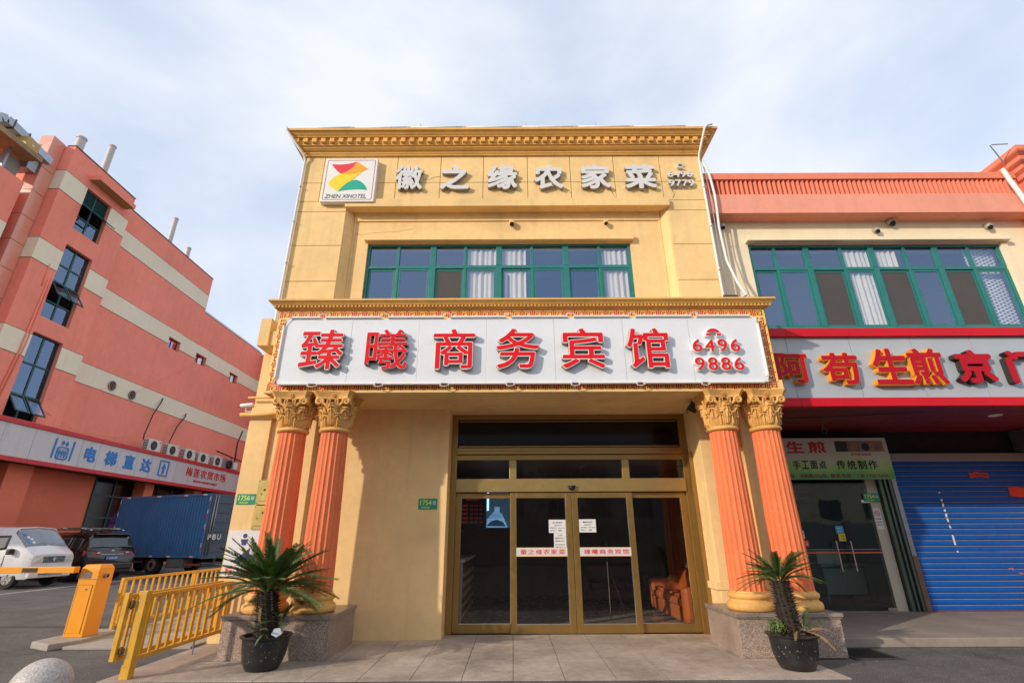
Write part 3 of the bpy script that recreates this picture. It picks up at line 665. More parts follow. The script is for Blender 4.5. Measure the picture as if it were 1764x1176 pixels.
for (lab, x0, x1, s) in (('pale strip with red characters 徽之缘农家菜 across the left sliding door', .058, .94, '徽之缘农家菜'), ('pale strip with red characters 臻曦商务宾馆 across the right sliding door', 1.155, 2.04, '臻曦商务宾馆')):
    q = empty('door_strip', lab, 'door sticker', ((x0 + x1) / 2, Y0, 1.24), 'strips across the sliding doors')
    bx('film', pm('strip_lilac', (.66, .62, .66), .5), q, x0, x1, Y0 + .0, Y0 + .004, 1.182, 1.305); bx('edge', YELB, q, x0, x1, Y0 - .001, Y0 + .003, 1.172, 1.182); bx('edge', YELB, q, x0, x1, Y0 - .001, Y0 + .003, 1.305, 1.313)
    row(s, x0 + .06, x1 - .03, 1.205, 1.285, Y0, .002, INKR, 'letter', q, .012)
# ================================================================== HOTEL SIGN
def rs(v, Y0_, Y1_): return v * Y1_ / Y0_
def rz(z, Y0_, Y1_): return 1.48 + (z - 1.48) * Y1_ / Y0_
S = empty('hotel_sign', 'long white fascia sign with big red raised characters 臻曦商务宾馆 and phone digits over the entrance', 'sign board', (.15, 7.6, 4.3))
sx = [-3.765, -2.655, -1.532, -.417, .70, 1.837, 2.93, 4.09]
bx('backing', BOARD, S, -3.76, 4.08, 7.60, 7.651, 3.77, 4.89)
for a, b in zip(sx, sx[1:]): bx('panel', BOARD, S, a + .002, b - .002, 7.575, 7.60, 3.765, 4.895, bevel=.003)
YL = 7.47
chars = [('臻', -3.465, -2.745), ('曦', -2.40, -1.69), ('商', -1.30, -.595), ('务', -.265, .455), ('宾', .80, 1.515), ('馆', 1.865, 2.575)]
EDGE = pm('letter_edge', (.82, .80, .78), .4, var=.05)
for ch, a, b in chars:
    a, b = rs(a, 7.55, YL), rs(b, 7.55, YL); z0, z1 = rz(3.985, 7.55, YL), rz(4.70, 7.55, YL)
    k_ = .6 if ch == '曦' else 1
    L_ = text(ch, a, b, z0, z1, 7.575, .10, LETSIDE, 'letter', S, .028 * k_, ref=.028)
    text(ch, a, b, z0, z1, 7.475, .004, EDGE, 'letter_rim', L_, .028 * k_, ref=.028)
    text(ch, a, b, z0, z1, 7.471, .005, RED, 'letter_face', L_, .012 * k_, ref=.028)
def digits(s, a, b, z0, z1, yb, d, faceM, edgeM, par, off=.04, off2=.014, Yd=7.55):
    n = len(s); w_ = (b - a) / n
    for i, c in enumerate(s):
        x0, x1 = a + w_ * i + w_ * .08, a + w_ * (i + 1) - w_ * .08
        L_ = text(c, x0, x1, z0, z1, yb, d, edgeM, 'digit', par, off, ref=off)
        if faceM: text(c, x0, x1, z0, z1, yb - d, .005, faceM, 'digit_face', L_, off2, ref=off)
digits('6496', 2.90, 3.72, 4.245, 4.475, 7.575, .08, RED, EDGE, S); digits('9886', 2.90, 3.73, 3.93, 4.16, 7.575, .08, RED, EDGE, S)
def handset(cx, cz, w_, par, y0, d, mE, mF):
    pts = []
    for i in range(13): a = R(180 - i * 15); pts.append((cx + math.cos(a) * w_ / 2, cz + math.sin(a) * w_ * .42))
    for i in range(13): a = R(i * 15); pts.append((cx + math.cos(a) * w_ * .27, cz + math.sin(a) * w_ * .20))
    # ear pieces drop at both ends
    pts = [(cx - w_ / 2 - .012, cz - w_ * .18), (cx - w_ / 2 - .012, cz + .02)] + pts[1:12] + [(cx + w_ / 2 + .012, cz + .02), (cx + w_ / 2 + .012, cz - w_ * .18), (cx + w_ * .24, cz - w_ * .18)] + pts[14:25][0:] + [(cx - w_ * .24, cz - w_ * .18)]
    o = MB().prism(pts, y0 - d, y0).build('handset', mE, par)
    if mF:
        ps = [(cx + (p[0] - cx) * .90, cz + .005 + (p[1] - cz - .005) * .86) for p in pts]
        MB().prism(ps, y0 - d - .005, y0 - d).build('handset_face', mF, o)
        bx('handset_groove', BOARD, o, cx - w_ * .5, cx - w_ * .26, y0 - d - .007, y0 - d - .005, cz + .0, cz + .012); bx('handset_groove', BOARD, o, cx + w_ * .26, cx + w_ * .5, y0 - d - .007, y0 - d - .005, cz + .0, cz + .012)
handset(3.30, 4.57, .24, S, 7.575, .07, EDGE, RED)
# lamp tubes round the sign with their loose leads
def htube(x0, x1, z):
    o = MB().tube([(x0, 7.56, z), (x1, 7.56, z)], .022, 10).build('lamp_tube', WHITE, S, smooth=True, auto=40)
    MB().tube([(x0 - .004, 7.56, z), (x0 + .03, 7.56, z)], .0235, 10).tube([(x1 - .03, 7.56, z), (x1 + .004, 7.56, z)], .0235, 10).build('end_cap', BOARD, o)
def lead(x0, x1, z, dz):
    MB().tube([(x0, 7.55, z), (x0 - .005, 7.54, z + dz * .7), ((x0 + x1) / 2, 7.535, z + dz), (x1 + .005, 7.54, z + dz * .6), (x1, 7.55, z)], .007, 5).build('lead', WHITE, S, smooth=True)
tt = [(-3.68, -3.20), (-3.11, -2.19), (-2.065, -1.142), (-1.02, -.10), (.0, .93), (1.04, 1.96), (2.07, 3.0), (3.09, 3.97)]
for (a, b) in tt: htube(a, b, 4.91)
for (p, q) in zip(tt, tt[1:]): lead(p[1] - .01, q[0] + .01, 4.91, .06)
tb = [(-3.71, -3.235), (-3.11, -2.175), (-2.065, -1.13), (-1.02, -.08), (.02, .95), (1.06, 1.99), (2.09, 3.02), (3.12, 4.0)]
for (a, b) in tb: htube(a, b, 3.755)
for (p, q) in zip(tb, tb[1:]): lead(p[1] - .01, q[0] + .01, 3.755, -.055)
for X in (-3.785, 4.085):
    MB().tube([(X, 7.56, 3.86), (X, 7.56, 4.76)], .022, 10).build('lamp_tube', WHITE, S, smooth=True, auto=40)
    MB().tube([(X, 7.55, 4.76), (X + .03, 7.535, 4.85), (X + .09, 7.55, 4.90)], .007, 5).tube([(X, 7.55, 3.86), (X - .03, 7.535, 3.78), (X + .06, 7.55, 3.755)], .007, 5).build('lead', WHITE, S, smooth=True)
# ---- logo box
LG = empty('logo_sign', 'square white light box with red, yellow and green Z emblem on the hotel top left', 'sign', (-3.58, 8.76, 8.84))
lx0, lx1, lz0, lz1, ly = rs(-4.155, 8.85, 8.72), rs(-2.99, 8.85, 8.72), rz(8.245, 8.85, 8.72), rz(9.415, 8.85, 8.72), 8.72
bx('case', WHITE, LG, lx0, lx1, ly, 8.86, lz0, lz1, bevel=.008)
def lp(u, v): return (lx0 + (lx1 - lx0) * u, lz1 - (lz1 - lz0) * v)
def curve(p0, c, p1, n=10): return [lp((1 - t) ** 2 * p0[0] + 2 * t * (1 - t) * c[0] + t * t * p1[0], (1 - t) ** 2 * p0[1] + 2 * t * (1 - t) * c[1] + t * t * p1[1]) for t in [i / n for i in range(n)]]
def emb(pts, m, dy, nm='emblem'): MB().prism(pts, ly - dy, ly - dy + .002).build(nm, m, LG)
rr = []
for (cx, cz, a0) in ((.93, .93, 0), (.07, .93, 90), (.07, .07, 180), (.93, .07, 270)):
    pass
def rring(i0, rad):
    out = []
    for (cu, cv, a0) in ((1 - i0 - rad, i0 + rad, 0), (i0 + rad, i0 + rad, 90), (i0 + rad, 1 - i0 - rad, 180), (1 - i0 - rad, 1 - i0 - rad, 270)):
        for q in range(6): a = R(a0 + q * 18); out.append(lp(cu + rad * math.cos(a), cv - rad * math.sin(a)))
    return out
o_, i_ = rring(.04, .035), rring(.05, .03); nn = len(o_)
MB().add([(p[0], ly - .003, p[1]) for p in o_] + [(p[0], ly - .003, p[1]) for p in i_], [(k, (k + 1) % nn, (k + 1) % nn + nn, k + nn) for k in range(nn)]).build('outline', pm('outline_red', (.42, .03, .06), .5), LG)
A, B_, Cc = (.125, .135), (.60, .08), (.32, .364)
emb(curve(A, (.38, .17), B_) + curve(B_, (.52, .30), Cc) + curve(Cc, (.20, .27), A), pm('logo_red', (.75, .03, .06), .4, var=.02), .004)
emb(curve(B_, (.72, .16), (.826, .25), 4) + curve((.826, .25), (.52, .46), Cc) + curve(Cc, (.52, .30), B_), pm('logo_orange', (.88, .36, .02), .4, var=.02), .0045)
emb(curve(Cc, (.55, .42), (.74, .30)) + curve((.74, .30), (.62, .44), (.53, .53), 6) + curve((.53, .53), (.40, .64), (.311, .77), 6) + curve((.311, .77), (.2, .70), (.123, .61), 4) + curve((.123, .61), (.14, .45), Cc), pm('logo_yellow', (.85, .64, .01), .4, var=.02), .005)
emb(curve((.315, .77), (.46, .52), (.617, .508)) + curve((.617, .508), (.80, .55), (.855, .74)) + curve((.855, .74), (.58, .70), (.315, .77)), pm('logo_green', (.01, .38, .25), .4, var=.02), .0055)
text('ZHEN XIHOTEL', lp(.09, 0)[0], lp(.86, 0)[0], lp(0, .925)[1], lp(0, .835)[1], ly, .004, INK, 'lettering', LG, .0, shear=.15)
# ---- raised white lettering on the top wall
WL = empty('wall_lettering', 'row of large raised white characters 徽之缘农家菜 on the top wall under the cornice', 'sign lettering', (.3, 8.84, 8.9))
for ch, a, b in (('徽', -2.57, -1.95), ('之', -1.57, -.92), ('缘', -.53, .13), ('农', .50, 1.15), ('家', 1.535, 2.195), ('菜', 2.51, 3.20)):
    L_ = text(ch, rs(a, 8.85, 8.76), rs(b, 8.85, 8.76), rz(8.555, 8.85, 8.76), rz(9.22, 8.85, 8.76), 8.85, .09, LETSIDE, 'letter', WL, .034 if ch != '徽' else .024, ref=.034)
    text(ch, rs(a, 8.85, 8.76), rs(b, 8.85, 8.76), rz(8.555, 8.85, 8.76), rz(9.22, 8.85, 8.76), 8.76, .006, LETW, 'letter_face', L_, .034 if ch != '徽' else .024, ref=.034)
WP = empty('phone_lettering', 'small raised white digits 6496 9779 with a handset on the hotel top right', 'sign lettering', (3.72, 8.84, 8.85))
digits('6496', 3.43, 3.99, 8.80, 8.97, 8.85, .07, LETW, LETSIDE, WP, .03, .03); digits('9779', 3.43, 4.0, 8.56, 8.73, 8.85, .07, LETW, LETSIDE, WP, .03, .03)
text('C', 3.66, 3.80, 9.05, 9.20, 8.85, .07, LETW, 'handset', WP, .05)
MB().tube([(3.48, 8.845, 8.53), (3.95, 8.845, 8.53)], .008, 5).build('lead', LETSIDE, WP)
# ---- little things on the hotel
def cap_vent(name, label, x, z, y, r=.045, m=YEL):
    c = empty(name, label, 'vent', (x, y, z), 'vent caps on the walls')
    v = MB(); v.lathe(0, 0, [(r, 0), (r * 1.1, .03), (r * 1.05, .09), (r * .7, .12)], 16); v.xf(Matrix.Translation((x, y, z)) @ Matrix.Rotation(R(100), 4, 'X')); v.build('hood', m, c, smooth=True, auto=40)
    v = MB(); v.lathe(0, 0, [(r * .8, .085), (r * .8, .122)], 12); v.xf(Matrix.Translation((x, y, z - .02)) @ Matrix.Rotation(R(118), 4, 'X')); v.build('opening', BLACK, c)
cap_vent('vent_cap', 'yellow round vent cap above the middle of the hotel window band', 0.01, 7.79, 9.05, .06)
cap_vent('vent_cap', 'yellow round vent cap above the right part of the hotel window band', 2.03, 7.80, 9.05, .045)
def flood(label, x, y, z, w_=.26, up=True, rz_=0):
    c = empty('floodlight', label, 'floodlight', (x, y, z)); m = MB()
    m.box(-w_ / 2, w_ / 2, -.10, .06, .0, .045)
    m.xf(Matrix.Translation((x, y, z + .08)) @ Matrix.Rotation(rz_, 4, 'Z') @ Matrix.Rotation(R(55 if up else -50), 4, 'X')); m.build('housing', BLACK, c, bevel=.006)
    m = MB(); m.box(-w_ / 2 + .02, w_ / 2 - .02, -.09, .05, -.004, .0); m.xf(Matrix.Translation((x, y, z + .08)) @ Matrix.Rotation(rz_, 4, 'Z') @ Matrix.Rotation(R(55 if up else -50), 4, 'X')); m.build('lens', DARKGLASS, c)
    MB().tube([(x - w_ * .4, y, z), (x - w_ * .4, y, z + .08)], .008, 5).tube([(x + w_ * .4, y, z), (x + w_ * .4, y, z + .08)], .008, 5).build('bracket', BLACK, c)
flood('black floodlight on the right end of the canopy ledge, cables above it', 3.93, 7.98, 5.36)
flood('flat black floodlight on the left end of the canopy ledge', -3.95, 8.1, 5.235, .42)
flood('black floodlight under the canopy beside the left column of the right pair', 3.10, 8.3, 3.42, .3, False, R(50))
def conduit(label, pts, r, mat, clips=(), name='conduit'):
    c = empty(name, label, 'pipe', pts[0]); MB().tube(pts, r, 8).build('pipe', mat, c, smooth=True, auto=60)
    for p in clips: MB().tube([(p[0] - .05, p[1] + .02, p[2] - .02), (p[0], p[1] - .03, p[2]), (p[0] + .05, p[1] + .02, p[2] - .02)], .012, 6).build('clip', mat, c)
    return c
conduit('white conduit down the left corner of the hotel', [(-4.98, 8.46, 9.95), (-4.96, 8.45, 9.86), (-4.62, 8.74, 9.42), (-4.60, 8.80, 9.3), (-4.60, 8.80, 5.24)], .028, WHITE, [(-4.58, 8.78, z) for z in (8.6, 7.7, 6.7)])
conduit('white conduit down the right corner of the hotel', [(4.45, 8.44, 9.97), (4.33, 8.43, 9.93), (4.27, 8.43, 9.85), (4.20, 8.76, 9.42), (4.19, 8.80, 9.3), (4.19, 8.80, 5.5)], .026, WHITE, [(4.19, 8.78, z) for z in (8.55, 7.55, 6.5)])
conduit('thick white cable bundle hanging down beside the right corner of the hotel', [(4.28, 8.85, 9.30), (4.36, 8.80, 8.9), (4.40, 8.80, 8.3), (4.36, 8.80, 7.5), (4.38, 8.78, 6.7), (4.42, 8.6, 6.1), (4.33, 8.2, 5.62), (4.05, 8.0, 5.42)], .026, WHITE, name='cable_bundle')
conduit('thin grey cable hanging beside the thick white bundle', [(4.30, 8.87, 9.25), (4.31, 8.82, 8.3), (4.29, 8.82, 7.2), (4.20, 8.6, 6.2), (3.98, 8.05, 5.5)], .010, STEEL, name='cable_bundle')
te = empty('roof_light_tubes', 'row of white light tubes lying along the top edge of the hotel cornice', 'light tubes', (0, 8.47, 9.96))
for k in range(7):
    a = -4.7 + k * 1.24
    o = MB().tube([(a, 8.49, 9.955), (a + 1.14, 8.49, 9.96 + random.uniform(-.006, .006))], .020, 8).build('tube', WHITE, te, smooth=True)
    if k: bx('bracket', YELC, te, a - .09, a - .02, 8.47, 8.53, 9.935, 9.965)
for (x) in (-2.0, .35, 1.9): MB().tube([(x, 8.5, 9.96), (x - .01, 8.49, 10.03), (x - .03, 8.49, 10.06)], .004, 4).build('wire', JOINT, te)
cc = empty('security_camera', 'white bullet security camera on the left edge of the hotel wall', 'camera', (-4.64, 8.75, 3.75))
m = MB(); m.lathe(0, 0, [(.035, 0), (.038, .02), (.036, .20), (.03, .22)], 14); m.xf(Matrix.Translation((-4.68, 8.72, 3.72)) @ Matrix.Rotation(R(-95), 4, 'Y')); m.build('body', WHITE, cc, smooth=True, auto=40)
m = MB(); m.lathe(0, 0, [(.031, .2205), (.031, .235)], 14); m.xf(Matrix.Translation((-4.68, 8.72, 3.72)) @ Matrix.Rotation(R(-95), 4, 'Y')); m.build('lens', BLACK, cc)
MB().tube([(-4.64, 8.75, 3.60), (-4.80, 8.74, 3.60), (-4.80, 8.74, 3.70)], .012, 6).build('arm', WHITE, cc)
def number_plate(label, num, x0, x1, z0, z1, y):
    n_ = empty('house_number', label, 'house number', ((x0 + x1) / 2, y, (z0 + z1) / 2)); w_, h = x1 - x0, z1 - z0
    bx('plate', GREENS, n_, x0, x1, y - .008, y, z0, z1, bevel=.003)
    text(num, x0 + w_ * .10, x0 + w_ * .70, z0 + h * .38, z0 + h * .86, y - .008, .0015, LIME, 'number', n_, .018)
    text('双柏路', x0 + w_ * .16, x0 + w_ * .62, z0 + h * .10, z0 + h * .26, y - .008, .0012, LIME, 'street_name', n_, .015)
    bx('grey_square', pm('plate_grey', (.38, .42, .42), .6), n_, x0 + w_ * .76, x0 + w_ * .93, y - .0095, y - .008, z0 + h * .42, z0 + h * .78)
number_plate('green house number plate 1754 on the yellow wall left of the entrance', '1754', -1.605, -1.285, 1.925, 2.10, 8.85)
number_plate('green house number plate 1756 at the left corner of the hotel', '1756', -4.60, -4.285, 2.005, 2.172, 8.637)
def brass(label, z0, z1, t):
    b = empty('brass_plaque', label, 'plaque', (-4.0, 8.63, z0)); bx('plate', BRASS, b, -4.275, -3.70, 8.615, 8.632, z0, z1, bevel=.003)
    n_ = len(t)
    for i, chh in enumerate(t):
        a = R(158 - i * 136 / (n_ - 1)); cx, cz = -3.99 + .23 * math.cos(a), z0 + .10 + .19 * math.sin(a)
        o = text(chh, cx - .02, cx + .02, cz - .02, cz + .02, 8.615, .0015, INK, 'letter', b, .03); o.rotation_euler = (0, -(a - R(90)), 0)
    for q in range(1): bx('fine_print', INK, b, -4.22, -3.76, 8.6135, 8.615, z0 + .055, z0 + .061)
    for (x, z) in ((-4.255, z0 + .02), (-4.255, z1 - .02), (-3.72, z0 + .02), (-3.72, z1 - .02)): bx('screw', INK, b, x - .006, x + .006, 8.6125, 8.615, z - .006, z + .006)
brass('tarnished brass plaque behind the leftmost column, upper one beside the 1756 plate', 2.0, 2.392, '上海菜仔烧点心')
brass('tarnished brass plaque behind the leftmost column, directly below the other brass plaque', 1.612, 1.985, '上海市兴农')
# ================================================================== RIGHT SHOP BUILDING
B = empty('shop_building', 'cream two storey building with a salmon fluted parapet, adjoining the hotel on its right', 'building', (9, 10, 0))
w = MB()
w.box(4.25, 5.10, 9.2, 9.6, 5.0, 8.05); w.box(10.55, 14.5, 9.2, 9.6, 5.0, 8.05); w.box(5.10, 10.55, 9.2, 9.6, 7.34, 8.05); w.box(5.10, 10.55, 9.2, 9.6, 5.0, 5.36)
w.box(4.25, 14.5, 9.6, 18, 8.05, 8.2); w.box(14.3, 14.5, 9.6, 18, 0, 8.05); w.box(4.25, 14.3, 17.8, 18, 0, 8.05)
w.box(4.25, 14.3, 10.95, 11.1, 3.0, 5.0)
w.build('wall', CRMW, B, fix=False)
MB().box(10.55, 10.68, 9.165, 9.2, 5.36, 7.35).build('wall_strip', CRMW, B, fix=False)
bx('window_hood', CRMW, B, 5.05, 10.70, 9.06, 9.2, 7.36, 7.44, bevel=.005)
MB().box(4.25, 14.5, 8.92, 9.2, 7.95, 8.06).build('eave', CRMW, B, fix=False)
bx('parapet_band', PARL, B, 4.25, 12.2, 8.88, 9.3, 7.92, 8.41, bevel=.006)
bx('parapet_wall', PAR, B, 4.25, 12.2, 8.98, 9.3, 8.41, 8.80)
bx('parapet_coping', PAR, B, 4.25, 11.15, 8.86, 9.35, 8.80, 8.97, bevel=.006)
rb = MB().prism([(4.30, 8.98), (4.335, 8.89), (4.36, 8.89), (4.365, 8.98)], 8.41, 8.80, 'xy').build('rib', PAR, B)
for k in range(1, 66): inst('rib', rb, ORG[rb.name] + Vector((.1045 * k, 0, 0)), B)
prof3 = [(0, 7.9), (0, 8.72), (.06, 8.76), (.06, 8.86), (.10, 8.90), (.13, 8.93), (.13, 9.02), (.19, 9.06), (.22, 9.09), (.22, 9.18), (.30, 9.24), (.32, 9.27), (.32, 9.38), (-.1, 9.40)]
sweep(prof3, 11.30, 16, 8.80, 12).build('tower_cornice', PAR, B, fix=False)
bx('tower_wall', PAR, B, 11.31, 16, 8.82, 12, 0, 7.95)
wx2 = [5.11, 5.665, 6.355, 7.096, 7.76, 8.475, 9.139, 9.854, 10.55]
wb = win_band(B, wx2, 5.36, 6.765, 7.33, 9.24, TEAL, (0, 2, 4, 6, 8), [(7.12, 7.70, 0, 7.22), (7.80, 8.30, 0, 7.22)], (2, 4, 6))
lt = MB()
for k in range(30):
    z = 5.3 + k * .075
    for q in range(4):
        x = 9.90 + q * .16; lt.quad((x, 9.42, z), (x + .16, 9.42, z + .075), (x + .16, 9.42, z + .11), (x, 9.42, z + .035)); lt.quad((x, 9.43, z + .075), (x + .16, 9.43, z), (x + .16, 9.43, z + .035), (x, 9.43, z + .11))
lt.build('lattice', pm('lattice_white', (.8, .8, .8), .5), wb, fix=False)
for (x, z, r, lab) in ((7.93, 7.67, .055, 'steel vent cap over the neighbour window, the leftmost and lowest of three'), (8.31, 7.87, .075, 'large steel vent cap over the neighbour window, the highest of three'), (10.40, 7.76, .06, 'steel vent cap over the right end of the neighbour window')):
    cap_vent('vent_cap', lab, x, z, 9.2, r, pm('vent_grey', (.45, .42, .36), .4, metal=.3))
cap_vent('vent_cap', 'dark vent cap on the cream wall close to the hotel corner', 4.60, 7.78, 9.2, .05, STEEL)
SH = empty('shop_sign', 'grey panelled shop fascia between two red rails with big red characters, right of the hotel', 'sign board', (9, 8.4, 4.3))
px = [4.30, 4.985, 6.135, 7.255, 8.345, 9.45, 10.6, 11.8, 13.0]
bx('backing', JOINT, SH, 4.30, 13.0, 8.43, 8.46, 3.70, 4.85)
for a, b in zip(px, px[1:]): bx('panel', ACP, SH, a + .004, b - .004, 8.40, 8.43, 3.70, 4.845)
for a, b in zip([4.30] + px[1:], px[1:]):
    bx('red_rail', REDR, SH, a + .002, b - .002, 8.33, 8.46, 4.845, 5.005, bevel=.004); bx('red_rail', REDR, SH, a + .002, b - .002, 8.33, 8.46, 3.55, 3.70, bevel=.004)
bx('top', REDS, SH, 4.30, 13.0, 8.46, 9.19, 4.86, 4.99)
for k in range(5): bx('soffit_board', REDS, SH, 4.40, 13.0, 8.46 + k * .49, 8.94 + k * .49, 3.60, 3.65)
RED2 = pm('sign_crimson', (.46, .006, .018), .4, var=.06, spec=.15); LY = pm('letter_yellow', (.80, .36, .03), .45, var=.08, vs=4); LK = pm('letter_black', (.03, .022, .02), .5)
for ch, a, b, z0, z1, me in (('阿', 4.71, 5.31, 3.98, 4.56, LY), ('苟', 5.54, 6.21, 3.955, 4.56, LY), ('生', 6.45, 7.11, 3.945, 4.64, LY), ('煎', 7.10, 7.74, 3.94, 4.64, LY), ('京', 7.94, 8.62, 3.975, 4.60, LK), ('门', 8.86, 9.55, 3.97, 4.58, LK)):
    k_ = 8.28 / 8.4; a, b = a * k_, b * k_; z0, z1 = 1.48 + (z0 - 1.48) * k_, 1.48 + (z1 - 1.48) * k_
    L_ = text(ch, a, b, z0, z1, 8.40, .11, me, 'letter', SH, .042, ref=.042); text(ch, a, b, z0, z1, 8.29, .006, RED2, 'letter_face', L_, .026 if me is LY else .042, ref=.042)
# shop interior front
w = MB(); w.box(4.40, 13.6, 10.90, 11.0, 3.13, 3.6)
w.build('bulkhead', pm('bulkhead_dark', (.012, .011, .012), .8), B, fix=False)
w = MB().box(10.9, 13.5, 10.2, 10.89, 3.15, 3.595); w.build('bulkhead_box', pm('bulkhead_grey', (.12, .10, .09), .8), B, fix=False)
bx('shutter_housing', pm('housing_grey', (.30, .29, .28), .5, var=.15), B, 7.99, 13.5, 10.78, 10.90, 2.95, 3.12, bevel=.01)
SHU = empty('roller_shutter', 'closed blue roller shutter of the shop at the right edge', 'roller shutter', (10.8, 10.85, .1))
sl = MB(); sl.prism([(10.872, .0), (10.850, .012), (10.846, .055), (10.852, .080), (10.868, .090), (10.874, .0905), (10.876, .107), (10.89, .107), (10.89, 0)], 8.09, 13.5, 'yz'); 
s0 = sl.build('slat', BLUE, SHU); s0.location.z += .115; ORG[s0.name].z += .115
for k in range(1, 27): inst('slat', s0, ORG[s0.name] + Vector((0, 0, .1062 * k)), SHU)
gm = MB()
for k in range(27): gm.box(8.09, 13.5, 10.866, 10.8705, .115 + .1062 * k + .0915, .115 + .1062 * k + .1035)
gm.build('slat_gaps', pm('slat_edge_steel', (.30, .27, .27), .5, var=.3), SHU, fix=False, kind='stuff')
bx('bottom_bar', pm('rusty_bar', (.16, .06, .035), .8, var=.3), SHU, 8.09, 13.5, 10.84, 10.9, .105, .13)
bx('guide_rail', pm('rusty_rail', (.20, .12, .09), .8, var=.4, vs=3), SHU, 7.99, 8.09, 10.80, 10.9, .105, 1.1); bx('guide_rail', STEEL, SHU, 7.995, 8.085, 10.805, 10.9, 1.1, 2.95)
def scrap(label, x0, x1, z0, z1, m, cat='paper scrap', y=10.838, txt=None, nm='paper_scrap'):
    s = empty(nm, label, cat, ((x0 + x1) / 2, y, (z0 + z1) / 2)); n_ = 6
    pts = [(x0 + (x1 - x0) * i / n_, z1 + random.uniform(-.012, .012)) for i in range(n_ + 1)] + [(x1 - (x1 - x0) * i / n_, z0 + random.uniform(-.012, .012)) for i in range(n_ + 1)]
    MB().prism(pts, y, y + .003).build('sheet', m, s)
    if txt: text(txt, x0 + .03, x1 - .03, z0 + .02, z1 - .02, y, .001, BLACK, 'lettering', s, .0)
    return s
SR = pm('scrap_red', (.75, .06, .03), .6, var=.2, vs=20)
scrap('bright red couplet paper strip high on the blue shutter', 9.70, 10.10, 2.62, 2.72, SR, txt='一帆风顺'); scrap('red paper scrap high on the shutter at the right edge of the picture', 10.42, 10.8, 2.22, 2.42, SR)
scrap('small faded red paper scrap low on the shutter, the left one of two', 9.86, 9.96, .83, .87, pm('scrap_pink', (.45, .14, .12), .7)); scrap('small faded pink paper scrap low on the shutter, the right one of two', 10.04, 10.14, .75, .79, pm('scrap_pink2', (.5, .12, .16), .7))
ws = empty('torn_white_strip', 'vertical line of torn white paper remains on the middle of the blue shutter', 'paper remains', (8.95, 10.84, 1.9))
for k, (z, h) in enumerate(((2.30, .03), (2.14, .05), (2.04, .06), (1.94, .04), (1.83, .07), (1.74, .07), (1.62, .05), (1.44, .05), (1.30, .14), (1.16, .03))):
    a = random.uniform(-.008, .012); MB().prism([(8.93 + a, z), (8.965 + a, z - .006), (8.97 - a, z + h), (8.935, z + h - .004)], 10.8385, 10.841).build('scrap', PAPER, ws)
# glass shop door
D = empty('shop_glass_door', 'frameless double glass shop door with steel pull handles under the green banner', 'door', (6.6, 10.9, .1))
for (a, b) in ((5.72, 6.60), (6.61, 7.48)):
    q = bx('glass_leaf', GLASSS, D, a, b, 10.90, 10.912, .12, 2.48)
    bx('patch_fitting', CHROME, q, a if a < 6 else b - .18, (a + .18) if a < 6 else b, 10.885, 10.925, 2.12, 2.18); bx('patch_fitting', CHROME, q, a if a < 6 else b - .18, (a + .18) if a < 6 else b, 10.885, 10.925, .12, .17)
    bx('red_line', pm('line_orange', (.75, .12, .04), .5), q, a, b, 10.896, 10.8995, 1.15, 1.175); bx('grey_line', STEEL, q, a, b, 10.896, 10.8995, 1.22, 1.228)
for x in (6.53, 6.82):
    h = MB().tube([(x, 10.80, .82), (x, 10.80, 1.38)], .016, 10).tube([(x, 10.80, .95), (x, 10.90, .95)], .009, 6).tube([(x, 10.80, 1.26), (x, 10.90, 1.26)], .009, 6); h.build('handle', CHROME, D, smooth=True, auto=40)
bx('transom_glass', GLASSS, D, 5.72, 7.48, 10.90, 10.912, 2.49, 3.1)
bx('door_frame', pm('frame_slate', (.10, .11, .12), .5), D, 5.62, 5.715, 10.86, 10.95, .105, 3.1)
bx('floor_strip', STEEL, D, 5.6, 7.7, 10.88, 10.94, .105, .115)
w = MB(); w.box(7.50, 7.72, 10.92, 11.0, .105, 3.1); w.build('tiled_jamb', pm('jamb_cream', (.52, .48, .38), .5, var=.1), B, fix=False)
w = MB(); w.box(7.74, 7.80, 10.84, 10.95, .105, 3.1); w.box(7.84, 7.88, 10.82, 10.95, .105, 3.1); w.box(7.92, 7.97, 10.80, 10.95, .105, 3.1); w.box(7.80, 7.92, 10.88, 10.95, .105, 3.1)
w.build('metal_jamb', pm('jamb_green', (.10, .14, .12), .35, metal=.5, var=.2), B, fix=False)
bx('blue_tiles', pm('tile_blue', (.03, .05, .09), .3, var=.3, vs=8), B, 4.4, 5.62, 10.88, 10.99, .105, 3.1)
w = MB(); w.quad((5.6, 13.6, .105), (8.0, 13.6, .105), (8.0, 13.6, 3.1), (5.6, 13.6, 3.1)); w.quad((5.3, 10.95, .105), (5.3, 13.6, .105), (5.3, 13.6, 3.1), (5.3, 10.95, 3.1)); w.quad((7.95, 11.0, .105), (7.95, 13.6, .105), (7.95, 13.6, 3.1), (7.95, 11.0, 3.1)); w.quad((5.3, 10.95, 3.1), (8, 10.95, 3.1), (8, 13.6, 3.1), (5.3, 13.6, 3.1))
w.build('shop_inner_wall', pm('shop_inner', (.16, .155, .13), .8, var=.15), B, fix=False)
number_plate('green house number plate 1754 on the shop door frame under the green banner', '1754', 7.36, 7.70, 2.14, 2.31, 10.885)
nos = note('no_smoking_sign', 'small white no smoking notice on the cream jamb of the shop door', 'notice', 7.51, 7.66, 1.60, 2.02, [('禁止吸烟', .12, .88, .44, .52), ('违者罚款', .15, .85, .30, .36), ('谢谢合作', .15, .85, .18, .24)], y=10.90)
nr = MB(); nr.v = []; nn = 20
for k in range(nn): a = 2 * math.pi * k / nn; nr.v += [Vector((7.585 + .055 * math.cos(a), 10.909, 1.91 + .055 * math.sin(a))), Vector((7.585 + .043 * math.cos(a), 10.909, 1.91 + .043 * math.sin(a)))]
